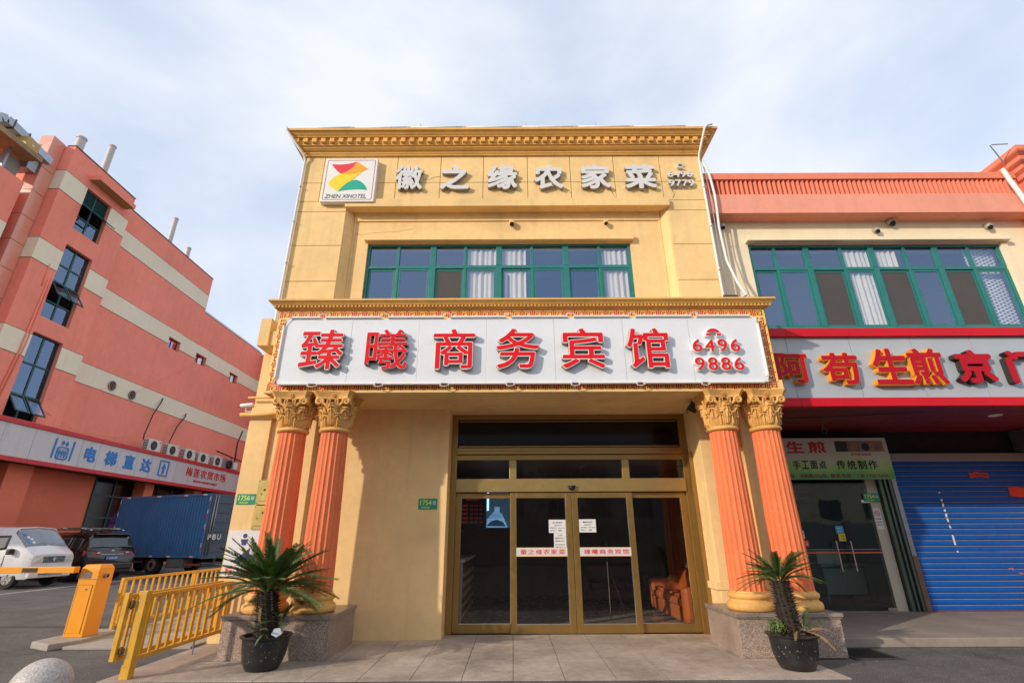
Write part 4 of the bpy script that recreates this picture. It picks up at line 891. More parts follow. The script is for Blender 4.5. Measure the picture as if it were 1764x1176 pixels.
for k in range(nn): nr.f.append([2 * k, 2 * ((k + 1) % nn), 2 * ((k + 1) % nn) + 1, 2 * k + 1]); nr.mi.append(0)
nr.quad((7.548, 10.909, 1.94), (7.555, 10.909, 1.948), (7.622, 10.909, 1.88), (7.615, 10.909, 1.872)); nr.quad((7.555, 10.9095, 1.902), (7.61, 10.9095, 1.902), (7.61, 10.9095, 1.915), (7.555, 10.9095, 1.915))
nr.build('ban_symbol', INKR, nos, fix=False)
note('blue_sticker', 'blue payment sticker on the meeting edge of the glass shop door', 'sticker', 6.63, 6.79, 1.53, 1.67, [('支付', .2, .8, .5, .8), ('请扫码', .2, .8, .15, .35)], y=10.88, mat=pm('sticker_blue', (.03, .32, .62), .5), ink=PAPER)
note('yellow_sticker', 'yellow sticker below the blue one on the glass shop door', 'sticker', 6.66, 6.80, 1.38, 1.525, [('外卖', .3, .9, .5, .8), ('点餐', .3, .9, .15, .4)], y=10.88, mat=pm('sticker_yellow', (.72, .60, .04), .5))
note('red_sticker', 'small red sticker at the left edge of the glass shop door', 'sticker', 5.93, 6.03, 1.27, 1.40, [('福', .25, .75, .2, .8)], y=10.88, mat=INKR, ink=PAPER)
note('white_sticker', 'small white sticker above the red one at the left edge of the shop door', 'sticker', 5.90, 5.97, 1.43, 1.58, [('营业', .1, .9, .5, .8)], y=10.88)
mp_ = note('menu_board', 'dark red menu poster on the back wall inside the glass shop door', 'poster', 7.0, 8.2, 1.95, 2.75, [('菜单 12元', .1, .6, .72, .84), ('生煎 6元', .1, .6, .5, .62), ('小笼 8元', .1, .6, .28, .40)], y=13.5, mat=pm('menu_red', (.14, .02, .015), .6), ink=pm('menu_ink', (.5, .45, .4), .6))
tb_ = empty('work_table', 'steel work table with a white box inside the shop behind the glass', 'table', (7.2, 12.2, .1))
bx('top', STEEL, tb_, 6.75, 7.8, 11.9, 12.6, .86, .90)
for x in (6.78, 7.74):
    for y in (11.93, 12.55): bx('leg', STEEL, tb_, x, x + .035, y, y + .035, .105, .86)
bx('shelf_panel', pm('panel_pale', (.40, .42, .40), .5), tb_, 6.85, 7.7, 12.0, 12.5, .3, .82)
bx('white_box', WHITE, None, 6.75, 7.3, 12.0, 12.4, .90, 1.18, bevel=.02); tag(C.objects[-1] if False else bpy.data.objects['white_box'], 'pale plastic box on the steel work table inside the shop', 'box')
chs = empty('dining_chair', 'thin steel framed chair in the dark shop, left of the work table', 'chair', (6.1, 12.0, .1))
for x in (5.9, 6.25):
    MB().tube([(x, 11.8, .105), (x, 11.83, .5), (x, 11.8, .95)], .011, 6).build('leg', CHROME, chs); MB().tube([(x, 12.2, .105), (x, 12.17, .52)], .011, 6).build('leg', CHROME, chs)
bx('seat', BLACK, chs, 5.9, 6.25, 11.8, 12.2, .5, .54); bx('backrest', BLACK, chs, 5.9, 6.25, 11.79, 11.81, .75, .95)
# banner
BN = empty('shop_banner', 'white and green shop banner with 生煎 and a phone number above the glass door', 'banner', (6.6, 10.5, 3))
bnm = pm('banner_print', (.6, .62, .55), .55, var=.04)
nt = bnm.node_tree; N = nt.nodes; L = nt.links; geo = N.new('ShaderNodeNewGeometry'); sp = N.new('ShaderNodeSeparateXYZ'); L.new(geo.outputs['Position'], sp.inputs[0])
nz = N.new('ShaderNodeTexNoise'); nz.inputs['Scale'].default_value = 2.4; L.new(geo.outputs['Position'], nz.inputs[0])
ad = N.new('ShaderNodeMath'); ad.operation = 'MULTIPLY_ADD'; ad.inputs[1].default_value = .35; L.new(nz.outputs['Fac'], ad.inputs[0]); L.new(sp.outputs[2], ad.inputs[2])
mr = N.new('ShaderNodeMapRange'); mr.inputs[1].default_value = 2.78; mr.inputs[2].default_value = 3.36; L.new(ad.outputs[0], mr.inputs[0])
rp = N.new('ShaderNodeValToRGB'); e = rp.color_ramp.elements; e[0].color = (.10, .36, .12, 1); e[1].color = (.62, .60, .56, 1); k = e.new(.35); k.color = (.36, .58, .16, 1); k = e.new(.62); k.color = (.55, .60, .42, 1)
L.new(mr.outputs[0], rp.inputs[0]); L.new(rp.outputs[0], N['Principled BSDF'].inputs['Base Color'])
bx('sheet', bnm, BN, 5.15, 7.87, 10.5, 10.52, 2.555, 3.40); bx('case', pm('banner_case', (.3, .3, .3), .6), BN, 5.17, 7.85, 10.52, 10.85, 2.60, 3.36)
row('生煎', 5.70, 6.62, 3.09, 3.335, 10.5, .004, INKR, 'letter', BN, .03)
PH = [pm('food_a', (.05, .06, .07), .7, var=.5, vs=15), pm('food_b', (.30, .22, .20), .7, var=.5, vs=18), pm('food_c', (.35, .28, .25), .7, var=.5, vs=18), pm('food_d', (.45, .28, .12), .7, var=.5, vs=18)]
for k in range(4):
    a = 6.78 + k * .252; ph = bx('food_photo', PH[k], BN, a, a + .25, 10.497, 10.4995, 3.115, 3.335)
    dm_ = MB(); dm_.lathe(0, 0, [(.085, 0), (.085, .001)], 20); dm_.xf(Matrix.Translation((a + .125, 10.4965, 3.215)) @ Matrix.Rotation(R(90), 4, 'X')); dm_.build('dish', PH[(k + 2) % 4 if k else 0], ph)
row('营养健康美味', 7.06, 7.50, 3.03, 3.085, 10.5, .002, INKR, 'letter', BN, .01)
for x in (7.205, 7.352): bx('dot', INKR, BN, x - .006, x + .006, 10.497, 10.4995, 3.052, 3.064)
row('手工面点', 5.80, 6.52, 2.765, 2.935, 10.5, .004, INK, 'letter', BN, .022); row('传统制作', 6.70, 7.58, 2.755, 2.94, 10.5, .004, INK, 'letter', BN, .022)
text('址：双柏路1756号', 5.72, 6.46, 2.585, 2.665, 10.5, .004, pm('maroon', (.25, .01, .03), .6), 'lettering', BN, .028); text('联系电话：138 1725 9459', 6.545, 7.73, 2.585, 2.668, 10.5, .004, MATS['maroon'], 'lettering', BN, .028)
for o in BN.children:
    if o.name.startswith('lettering'): o['kind'] = 'stuff'
ca_ = empty('soffit_wires', 'loose loop of thin grey wire hanging from the red soffit over the banner', 'wire', (6.4, 9.6, 3.6))
MB().tube([(6.25, 9.9, 3.6), (6.24, 9.9, 3.5), (6.2, 9.9, 3.42), (6.27, 9.9, 3.38), (6.31, 9.9, 3.45), (6.25, 9.9, 3.5)], .006, 5).build('loop', STEEL, ca_); MB().tube([(5.2, 9.5, 3.60), (6.2, 9.2, 3.57), (7.6, 9.0, 3.60)], .006, 5).build('wire', BLACK, ca_)
cl = MB(); cl.lathe(9.18, 9.29, [(.10, 3.585), (.11, 3.598)], 20); tag(cl.build('downlight', WHITE), 'round white downlight in the red soffit of the shop sign', 'downlight')
conduit('white wrapped cable hanging at the corner of the salmon parapet', [(10.86, 8.80, 8.99), (10.90, 8.80, 8.7), (10.93, 8.76, 8.35), (11.05, 8.78, 7.9), (11.14, 9.05, 7.5), (11.3, 9.1, 6.8)], .05, WHITE, name='cable_bundle')
rl = empty('roof_wire', 'thin lightning wire on low supports along the salmon parapet', 'wire', (7.7, 8.95, 8.99))
MB().tube([(4.3, 8.93, 9.01), (7, 8.93, 9.015), (11.0, 8.93, 9.01)], .008, 5).build('wire', STEEL, rl)
for k in range(8): bx('support', REDR, rl, 4.7 + k * .85, 4.76 + k * .85, 8.91, 8.95, 8.97, 9.005)
MB().tube([(10.7, 8.6, 9.0), (10.45, 8.5, 9.38), (10.5, 8.5, 9.40), (10.85, 8.5, 9.42)], .012, 6).build('bent_rod', STEEL, rl)
# ================================================================== MARKET BUILDING ON THE LEFT
M = empty('market_building', 'large salmon building with cream bands and tall green windows on the left', 'building', (-24, 28, 0))
def mbox(name, mat, x0, x1, y0, y1, z0, z1, parent=M, **k): return bx(name, mat, parent, x0, x1, y0, y1, z0, z1, **k)
def holed(m, X0, X1, y0, y1, z0, z1, holes):
    """a wall slab of thickness X0..X1 with window holes [(ya, yb, za, zb)] cut by building round them, one column band per hole"""
    hs = sorted(holes, key=lambda h: h[0]); cols = []
    groups = {}
    for h in hs: groups.setdefault((h[0], h[1]), []).append((h[2], h[3]))
    y = y0
    for (ya, yb), zs in sorted(groups.items()):
        if ya > y: m.box(X0, X1, y, ya, z0, z1)
        z = z0
        for (za, zb_) in sorted(zs):
            m.box(X0, X1, ya, yb, z, za); z = zb_
        m.box(X0, X1, ya, yb, z, z1); y = yb
    if y < y1: m.box(X0, X1, y, y1, z0, z1)
    return m
WB = [(20.02, 21.56, 15.35, 17.68), (20.02, 21.56, 10.75, 14.45), (20.02, 21.56, 6.25, 9.98)]
w = MB(); holed(w, -21.35, -21.0, 18.75, 22.77, 4.6, 19.1, WB); w.box(-26, -21.35, 18.75, 19.0, 0, 19.1); w.box(-26, -21.35, 22.5, 22.77, 4.6, 19.1); w.box(-26, -21.35, 19, 22.5, 18.9, 19.0)
SW = [(29.1, 30.25, 12.77, 13.42), (32.0, 33.22, 12.75, 13.40), (36.3, 37.5, 12.75, 13.42)]
holed(w, -22.1, -21.76, 22.77, 31.86, 4.6, 19.02, [SW[0]]); holed(w, -22.1, -21.76, 31.86, 40.4, 4.6, 16.38, SW[1:])
w.box(-28, -22.1, 31.5, 31.86, 0, 19.02); w.box(-28, -22.1, 22.77, 31.5, 18.6, 18.8); w.box(-28, -22.1, 31.86, 40.4, 16.0, 16.2)
w.box(-21.76, -12, 40.4, 41, 0, 16.3); w.box(-28, -27.7, 10, 41, 0, 16)
w.build('wall', SALM, M, fix=False)
gw = MB(); gw.box(-22.3, -22.0, 15, 40.4, 0, 4.6)
for (a, b) in ((21.35, 22.55), (29.75, 30.5), (34.5, 35.3)): gw.box(-22.0, -21.3, a, b, 0, 4.6)
gw.build('ground_floor_wall', pm('salmon_ground', (.84, .21, .12), .85, var=.1, vs=.5, bump=.3, bs=60, dirt=.1), M, fix=False)
for (a, b, nn) in ((26.95, 29.7, 2), (30.55, 34.4, 3), (16, 21.3, 4), (35.4, 40, 3)):
    gl = bx('shop_window', DARKGLASS, M, -21.995, -21.97, a, b, .3, 4.55); d = (b - a) / nn
    for k in range(nn + 1): bx('mullion', TEALD, gl, -21.97, -21.92, a + d * k - .04, a + d * k + .04, .3, 4.55)
    bx('rail', TEALD, gl, -21.97, -21.93, a, b, 2.5, 2.58); bx('rail', TEALD, gl, -21.97, -21.93, a, b, 3.6, 3.68)
# cream bands, cut by the windows, each with dark groove lines
def bandY(X, y0, y1, z0, z1, cuts=()):
    segs = []; y = y0
    for (a, b) in cuts: segs.append((y, a)); y = b
    segs.append((y, y1))
    for (a, b) in segs:
        if b - a > .05:
            o = mbox('cream_band', CRM, X, X + .012, a, b, z0, z1); bx('joint', JOINT, o, X + .001, X + .015, a, b, z0 - .02, z0); bx('joint', JOINT, o, X + .001, X + .015, a, b, z1, z1 + .02)
for (z0, z1, cut) in ((16.62, 17.66, 1), (12.97, 13.98, 1), (8.80, 9.81, 1)):
    bandY(-21.0, 18.75, 22.77, z0, z1, [(20.02, 21.56)])
    o = mbox('cream_band', CRM, -21.5, -20.988, 18.738, 18.75, z0, z1); bx('joint', JOINT, o, -21.5, -20.985, 18.735, 18.749, z0 - .02, z0); bx('joint', JOINT, o, -21.5, -20.985, 18.735, 18.749, z1, z1 + .02)
bandY(-21.76, 22.77, 31.86, 16.62, 17.66); 
for (a, b) in ((22.77, 29.1), (30.25, 32.0), (33.22, 36.3), (37.5, 40.4)): bandY(-21.76, a, b, 12.97, 13.98)
for (a, b) in ((29.1, 30.25), (32.0, 33.22), (36.3, 37.5)): bx('cream_band', CRM, M, -21.76, -21.748, a, b, 13.425, 13.98)
bandY(-21.76, 22.77, 40.4, 8.80, 9.81)
for (z0, z1) in ((12.97, 13.98), (8.80, 9.81)):
    o = mbox('cream_band', CRM, -21.745, -14, 40.388, 40.4, z0, z1); bx('joint', JOINT, o, -21.745, -14, 40.385, 40.399, z0 - .02, z0); bx('joint', JOINT, o, -21.745, -14, 40.385, 40.399, z1, z1 + .02)
# parapet capping strips
mbox('capping', pm('capping_dark', (.10, .06, .05), .8), -21.4, -20.98, 18.73, 22.79, 19.1, 19.16); mbox('capping', MATS['capping_dark'], -22.15, -21.74, 22.79, 31.88, 19.02, 19.08); mbox('capping', MATS['capping_dark'], -22.15, -21.74, 31.88, 40.4, 16.38, 16.43)
MB().tube([(-21.9, 31.9, 16.6), (-21.9, 40.2, 16.6)], .02, 5).build('roof_wire', STEEL, M)
# stair windows
def mwin(y0, y1, z0, z1, rows, open_rows=(), louvre=(), dark=()):
    X = -21.17; W = MB(); t = .05
    W.box(X - .06, X, y0, y1, z1 - t, z1); W.box(X - .06, X, y0, y1, z0, z0 + t); ym = (y0 + y1) / 2
    for (a, b) in ((y0, y0 + t), (ym - .04, ym + .04), (y1 - t, y1)): W.box(X - .06, X, a, b, z0 + t, z1 - t)
    zs = [z1 - (z1 - z0) * r for r in rows]
    for z in zs[1:-1]: W.box(X - .055, X + .004, y0 + t, y1 - t, z - .035, z + .035)
    wo = W.build('window', TEALD, M, fix=False)
    for i in range(len(zs) - 1):
        za, zb_ = zs[i + 1] + .03, zs[i] - .03
        for (a, b) in ((y0 + t, ym - .04), (ym + .04, y1 - t)):
            if i in louvre:
                n_ = int((zb_ - za) / .07)
                l0 = MB()
                for k in range(n_): l0.quad((X - .05, a, za + k * .07), (X - .05, b, za + k * .07), (X - .01, b, za + k * .07 + .05), (X - .01, a, za + k * .07 + .05))
                l0.build('louvre', TEALD, wo, fix=False)
            elif i in open_rows:
                q = MB(); h = zb_ - za; q.box(-.02, .02, a, b, -h, -h + .06); q.box(-.02, .02, a, b, -.06, 0); q.box(-.02, .02, a, a + .06, -h + .06, -.06); q.box(-.02, .02, b - .06, b, -h + .06, -.06)
                Mx = Matrix.Translation((X + .03, 0, zb_)) @ Matrix.Rotation(R(-36), 4, 'Y'); q.xf(Mx); s_ = q.build('open_sash', TEALD, wo, fix=False)
                g_ = MB().quad((0, a + .06, -h + .06), (0, b - .06, -h + .06), (0, b - .06, -.06), (0, a + .06, -.06)).xf(Mx); g_.build('pane', GLASSU, wo, fix=False)
            elif i in dark: pass
            else:
                MB().quad((X - .03, a, za), (X - .03, b, za), (X - .03, b, zb_), (X - .03, a, zb_)).build('pane', GLASSU, wo, fix=False)
    rm = MB(); rm.quad((-22.6, y0, z0), (-22.6, y1, z0), (-22.6, y1, z1), (-22.6, y0, z1)); rm.quad((X - .1, y0, z0), (-22.6, y0, z0), (-22.6, y0, z1), (X - .1, y0, z1)); rm.quad((X - .1, y1, z0), (-22.6, y1, z0), (-22.6, y1, z1), (X - .1, y1, z1)); rm.quad((X - .1, y0, z1), (X - .1, y1, z1), (-22.6, y1, z1), (-22.6, y0, z1)); rm.quad((X - .1, y0, z0), (X - .1, y1, z0), (-22.6, y1, z0), (-22.6, y0, z0))
    rm.build('room', DARK, wo, fix=False)
    return wo
mwin(20.02, 21.56, 15.35, 17.68, [0, .34, .66, 1], open_rows=(), louvre=(0,), dark=(1,))
wq = mwin(20.02, 21.56, 10.75, 14.45, [0, .27, .50, .77, 1], open_rows=(2,))
mwin(20.02, 21.56, 6.25, 9.98, [0, .36, .73, 1], open_rows=(2,))
# the two sashes tilted far out in the top window
q = MB()
for (a, b) in ((20.07, 20.75), (20.83, 21.51)):
    q.box(-.02, .02, a, b, -.95, -.89); q.box(-.02, .02, a, b, -.06, 0); q.box(-.02, .02, a, a + .06, -.89, -.06); q.box(-.02, .02, b - .06, b, -.89, -.06)
q.xf(Matrix.Translation((-21.13, 0, 16.85)) @ Matrix.Rotation(R(-52), 4, 'Y')); o = q.build('open_window', TEALD, M, fix=False)
for (a, b) in ((20.13, 20.69), (20.89, 21.45)):
    MB().quad((0, a, -.89), (0, b, -.89), (0, b, -.06), (0, a, -.06)).xf(Matrix.Translation((-21.13, 0, 16.85)) @ Matrix.Rotation(R(-52), 4, 'Y')).build('pane', GLASSU, o, fix=False)
sg = MB(); sg.box(-21.0, -20.45, 19.95, 22.35, 18.12, 18.36); sg.build('sun_shade', SALM, M, fix=False)
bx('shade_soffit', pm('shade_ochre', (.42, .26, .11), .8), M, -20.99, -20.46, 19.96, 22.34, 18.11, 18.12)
for (a, b, z0, z1) in SW:
    q = MB(); X = -21.98; q.box(X - .04, X, a, b, z0, z0 + .05); q.box(X - .04, X, a, b, z1 - .05, z1); q.box(X - .04, X, a, a + .05, z0 + .05, z1 - .05); q.box(X - .04, X, b - .05, b, z0 + .05, z1 - .05); q.box(X - .04, X, (a + b) / 2 - .03, (a + b) / 2 + .03, z0 + .05, z1 - .05)
    o = q.build('small_window', BLACK, M, fix=False); bx('pane', GLASSU, o, X - .03, X - .02, a + .05, b - .05, z0 + .05, z1 - .05); bx('room', DARK, o, X - .5, X - .45, a, b, z0, z1)
for (y, z) in ((25.85, 9.22), (27.4, 9.12)):
    f = MB(); f.lathe(0, 0, [(.26, 0), (.27, .05), (.22, .06), (.22, .0)], 24, cap=False); f.xf(Matrix.Translation((-21.745, y, z)) @ Matrix.Rotation(R(90), 4, 'Y')); o = f.build('exhaust_fan', pm('fan_ring', (.30, .27, .25), .5, metal=.5), M, smooth=True)
    f = MB(); f.lathe(0, 0, [(.225, .005), (.225, .008)], 24); f.xf(Matrix.Translation((-21.745, y, z)) @ Matrix.Rotation(R(90), 4, 'Y')); f.build('opening', BLACK, o)
    f = MB()
    for k in range(5):
        a = R(72 * k); f.quad((.0, .03 * math.cos(a), .03 * math.sin(a)), (.03, .19 * math.cos(a), .19 * math.sin(a)), (.01, .19 * math.cos(a + .7), .19 * math.sin(a + .7)), (0, .04 * math.cos(a + .8), .04 * math.sin(a + .8)))
    f.xf(Matrix.Translation((-21.72, y, z))); f.build('blades', pm('fan_blade', (.22, .10, .09), .5, metal=.3), o, fix=False)
# panelled pilaster strip, near wing and its roof clutter
for k in range(15):
    z1 = 18.66 - k * 1.29 + (.5 if k == 0 else 0); z0 = 18.66 - (k + 1) * 1.29
    if z0 < 0: break
    bx('cladding_panel', SALMP, M, -22.1, -21.5, 18.1, 18.73, z0 + .012, z1 - .012)
bx('cladding_core', JOINT, M, -22.08, -21.52, 18.12, 18.74, 0, 19.0)
nw = MB(); nw.box(-26, -21.5, 12.0, 17.72, 4.6, 16.12); nw.build('near_wing', SALM, M, fix=False)
bx('cream_band', CRM, M, -21.5, -21.488, 12, 17.72, 12.97, 13.98)
rc = MB(); rc.box(-23.5, -21.0, 13, 17.6, 17.18, 17.32); rc.box(-21.02, -20.98, 13, 17.62, 17.12, 17.36)
rc.build('roof_ledge', pm('rust_board', (.36, .25, .13), .8, var=.4, vs=3), M, fix=False)
MB().box(-22.9, -21.6, 17.62, 18.05, 16.9, 18.2).build('roof_grate', STEEL, M, fix=False)
for k in range(3): bx('ledge_post', STEEL, M, -21.65, -21.55, 13.5 + k * 1.6, 13.6 + k * 1.6, 16.12, 17.18)
MB().box(-21.9, -21.86, 16.8, 17.6, 16.15, 17.1).build('metal_sheet', pm('sheet_grey', (.25, .25, .23), .6), M, fix=False)
rb_ = empty('roof_box', 'ochre equipment box on the roof ledge at the top left of the picture', 'equipment box', (-21.4, 17.1, 17.3))
bx('body', pm('box_ochre', (.50, .33, .10), .6, dirt=.3), rb_, -21.6, -21.0, 16.75, 17.35, 17.325, 17.82, bevel=.01); MB().tube([(-21.2, 17.3, 17.84), (-21.2, 17.5, 18.05)], .05, 8).build('spout', WHITE, rb_); bx('label_plate', PAPER, rb_, -20.998, -20.99, 17.0, 17.1, 17.5, 17.58)
du = empty('roof_duct', 'large galvanised ventilation duct bending over the roof at the top left', 'duct', (-21.6, 16.6, 18))
m = MB(); pts = [(-21.6, 15.3, 16.9), (-21.6, 15.55, 17.55), (-21.6, 15.8, 17.95), (-21.6, 16.05, 18.08), (-21.6, 16.3, 18.05), (-21.6, 16.9, 17.98), (-21.6, 17.4, 17.88), (-21.6, 18.3, 17.75)]
for i in range(len(pts) - 1):
    a, b = Vector(pts[i]), Vector(pts[i + 1]); t = (b - a).normalized(); up = Vector((1, 0, 0)).cross(t).normalized() * .17; sd = Vector((.28, 0, 0))
    m.add([a - up - sd, a - up + sd, a + up + sd, a + up - sd, b - up - sd, b - up + sd, b + up + sd, b + up - sd], [(0, 1, 2, 3), (4, 7, 6, 5), (0, 4, 5, 1), (1, 5, 6, 2), (2, 6, 7, 3), (3, 7, 4, 0)])
m.build('duct', pm('duct_steel', (.40, .45, .52), .35, metal=.5, var=.25), du)
for (y, z) in ((16.3, 18.06), (15.62, 17.7), (17.0, 17.97)): bx('flange', pm('flange_rust', (.10, .05, .04), .7), du, -21.9, -21.3, y, y + .05, z - .24, z + .24)
for (y, zb, zt, r, cap_) in ((19.72, 18.9, 20.55, .20, 1), (21.4, 18.9, 21.6, .16, 1), (27.15, 18.7, 20.95, .15, 0), (28.95, 18.7, 19.85, .15, 0)):
    m = MB(); m.lathe(-21.95, y, [(r, zb), (r, zt - .1), (r * 1.15, zt - .08), (r * 1.15, zt), (r * .6, zt + .06)], 16); m.build('vent_pipe', pm('pipe_grey', (.50, .48, .48), .5, var=.1), M, smooth=True, auto=40)
MB().tube([(-20.97, 19.8, 12.4), (-20.96, 19.7, 9), (-20.96, 19.3, 4.6)], .035, 6).tube([(-20.97, 19.92, 12.6), (-20.95, 19.85, 9.3), (-20.96, 19.45, 5)], .02, 6).tube([(-20.97, 19.6, 13.1), (-20.97, 19.6, 12.0)], .02, 6).build('wall_cable', SALM, M, smooth=True)
MB().tube([(-20.9, 21.3, 6.9), (-21.2, 24, 6.35), (-21.5, 27, 6.6), (-21.6, 29, 7.4)], .010, 4).tube([(-20.9, 21.3, 7.2), (-21.6, 25.5, 9.0)], .008, 4).tube([(-21.6, 27.5, 9.3), (-21.7, 33, 13.3)], .01, 4).build('thin_cable', SALM, M)
for (y0, z0, y1, z1) in ((29.9, 9.6, 28.35, 6.75), (32.4, 9.2, 30.6, 6.75)):
    MB().tube([(-21.72, y0, z0), (-21.6, y0 - .2, z0 - .25), (-21.5, (y0 + y1) / 2, (z0 + z1) / 2 + .2), (-21.2, y1 + .1, z1 + .3), (-21.1, y1, z1)], .035, 6).build('pipe_lead', BLACK, M, smooth=True)
MB().tube([(-20.9, 38.2, 9.2), (-20.9, 37.8, 8.2), (-20.9, 37.9, 6.8)], .05, 6).tube([(-20.8, 35.2, 7.2), (-20.8, 38.8, 6.95)], .05, 5).tube([(-20.8, 37.2, 7.05), (-20.8, 37.2, 6.3)], .03, 5).build('dark_bracket', BLACK, M, smooth=True)
MS = empty('market_sign', 'long grey market fascia with blue lift characters and red characters between red rails', 'sign board', (-20.6, 28, 5.3))
py = [15.8, 17.2, 18.6, 19.96, 21.33, 22.71, 23.85, 24.92, 26.30, 27.65, 28.70, 29.78, 31.03, 32.35, 33.86, 35.29, 36.7, 38.1, 39.5]
MB().box(-21.7, -20.63, 15.8, 39.5, 4.50, 6.10).build('backing', JOINT, MS, fix=False)
SPAN = pm('market_panel', (.56, .53, .54), .35, var=.08, vs=.6, coat=.2, streak=.15); MRED = pm('market_rail', (.58, .018, .022), .45, var=.12)
for a, b in zip(py, py[1:]):
    bx('panel', SPAN, MS, -20.63, -20.60, a + .008, b - .008, 4.66, 5.94)
    bx('red_rail', MRED, MS, -20.64, -20.54, a + .004, b - .004, 5.95, 6.14); bx('red_rail', MRED, MS, -20.64, -20.54, a + .004, b - .004, 4.47, 4.65)
for ch, a, b in (('电', 24.13, 24.80), ('梯', 25.40, 26.18), ('直', 26.70, 27.46), ('达', 28.0, 28.78)): text(ch, a, b, 4.97, 5.68, -20.60, .03, INKB, 'letter', MS, .035, face='X')
for i, ch in enumerate('梅莲农贸市场'): text(ch, 32.02 + i * .778, 32.02 + i * .778 + .66, 5.19, 5.73, -20.60, .03, INKR, 'letter', MS, .008, face='X')
text("MEILIAN FARMERS' MARKET", 32.95, 35.7, 4.875, 5.02, -20.60, .02, INKR, 'lettering', MS, .012, face='X')
def bar(a, b, z0, z1, y2=None):
    pass
icon = MB()
icon.prism([(22.36, 4.86), (22.43, 4.86), (22.46, 5.74), (22.39, 5.74)], -20.60, -20.57, 'yz'); icon.prism([(23.33, 4.86), (23.40, 4.86), (23.43, 5.74), (23.36, 5.74)], -20.60, -20.57, 'yz')
icon.build('lift_shaft_lines', INKB, MS)
def rrect(y0, y1, z0, z1, r, n=5):
    out = []
    for (cy, cz, a0) in ((y1 - r, z1 - r, 0), (y0 + r, z1 - r, 90), (y0 + r, z0 + r, 180), (y1 - r, z0 + r, 270)):
        for q in range(n + 1): a = R(a0 + q * 90 / n); out.append((cy + r * math.cos(a), cz + r * math.sin(a)))
    return out
a_, b_ = rrect(22.58, 23.20, 4.85, 5.42, .12), rrect(22.63, 23.15, 4.90, 5.37, .09); K = len(a_)
fr = MB(); fr.add([(-20.57, p[0], p[1]) for p in a_] + [(-20.57, p[0], p[1]) for p in b_] + [(-20.60, p[0], p[1]) for p in a_] + [(-20.60, p[0], p[1]) for p in b_],
    [(i, (i + 1) % K, (i + 1) % K + K, i + K) for i in range(K)] + [(i, i + 2 * K, (i + 1) % K + 2 * K, (i + 1) % K) for i in range(K)]); fr.build('lift_cabin', INKB, MS)
for k in range(3):
    y = 22.74 + k * .15; f = MB(); f.prism(rrect(y - .028, y + .028, 5.25, 5.306, .027, 3), -20.60, -20.575, 'yz'); f.prism([(y - .055, 5.23), (y - .055, 5.09), (y - .03, 5.09), (y - .022, 4.93), (y + .022, 4.93), (y + .03, 5.09), (y + .055, 5.09), (y + .055, 5.23)], -20.60, -20.575, 'yz'); f.build('passenger_figure', INKB, MS)
for (y, s_) in ((22.80, 1), (23.02, -1)):
    zc = 5.58; MB().prism([(y - .09, zc), (y, zc + .12 * s_), (y + .09, zc), (y + .05, zc - .02 * s_), (y + .02, zc + .04 * s_), (y + .02, zc - .11 * s_), (y - .02, zc - .11 * s_), (y - .02, zc + .04 * s_), (y - .05, zc - .02 * s_)], -20.60, -20.57, 'yz').build('small_arrow', INKB, MS)
ar = MB(); ar.box(-20.60, -20.57, 29.48, 29.56, 4.90, 5.78); ar.box(-20.60, -20.57, 30.22, 30.30, 4.90, 5.78); ar.box(-20.60, -20.57, 29.56, 30.22, 4.90, 4.97); ar.box(-20.60, -20.57, 29.56, 30.22, 5.71, 5.78); ar.build('arrow_frame', INKB, MS, fix=False)
MB().prism([(29.70, 5.34), (29.89, 5.62), (30.08, 5.34), (29.96, 5.34), (29.96, 5.03), (29.82, 5.03), (29.82, 5.34)], -20.60, -20.57, 'yz').build('arrow', INKB, MS)
def acunit(label, y0, y1, z0, h, dark=False):
    a = empty('air_conditioner', label, 'air conditioner', (-20.85, (y0 + y1) / 2, z0), 'outdoor units on top of the market sign'); X = -20.70
    bx('case', AC, a, -21.05, X, y0, y1, z0 + .03, z0 + h, bevel=.02); bx('foot', BLACK, a, -21.0, -20.75, y0 + .1, y0 + .2, z0, z0 + .03); bx('foot', BLACK, a, -21.0, -20.75, y1 - .2, y1 - .1, z0, z0 + .03)
    yc = y0 + (y1 - y0) * .42; zc = z0 + h * .50; r = h * .38
    f = MB(); f.lathe(0, 0, [(r, 0), (r, .006)], 28); f.xf(Matrix.Translation((X, yc, zc)) @ Matrix.Rotation(R(90), 4, 'Y')); f.build('fan_opening', BLACK, a)
    f = MB()
    for q in (.45, .72, .98):
        pp = [(X + .014, yc + r * q * math.cos(R(t * 15)), zc + r * q * math.sin(R(t * 15))) for t in range(25)]; f.tube(pp, .006, 4)
    for t in range(12): f.tube([(X + .012, yc + .05 * math.cos(R(30 * t)), zc + .05 * math.sin(R(30 * t))), (X + .012, yc + r * math.cos(R(30 * t)), zc + r * math.sin(R(30 * t)))], .005, 4)
    f.build('fan_grille', pm('grille_grey', (.12, .12, .12), .5), a)
    f = MB(); f.lathe(0, 0, [(.06, .01), (.05, .02)], 14); f.xf(Matrix.Translation((X, yc, zc)) @ Matrix.Rotation(R(90), 4, 'Y')); f.build('hub', MATS['grille_grey'] if not dark else CHROME, a)
    bx('label_square', INKB, a, X, X + .004, y1 - .16, y1 - .06, z0 + h - .15, z0 + h - .07)
    f = MB()
    for i in range(3):
        for j in range(6): f.box(-21.0 + i * .09, -20.94 + i * .09, y0 - .004, y0, z0 + .08 + j * .09, z0 + .14 + j * .09)
    f.build('side_grille', BLACK, a, fix=False, kind='stuff')
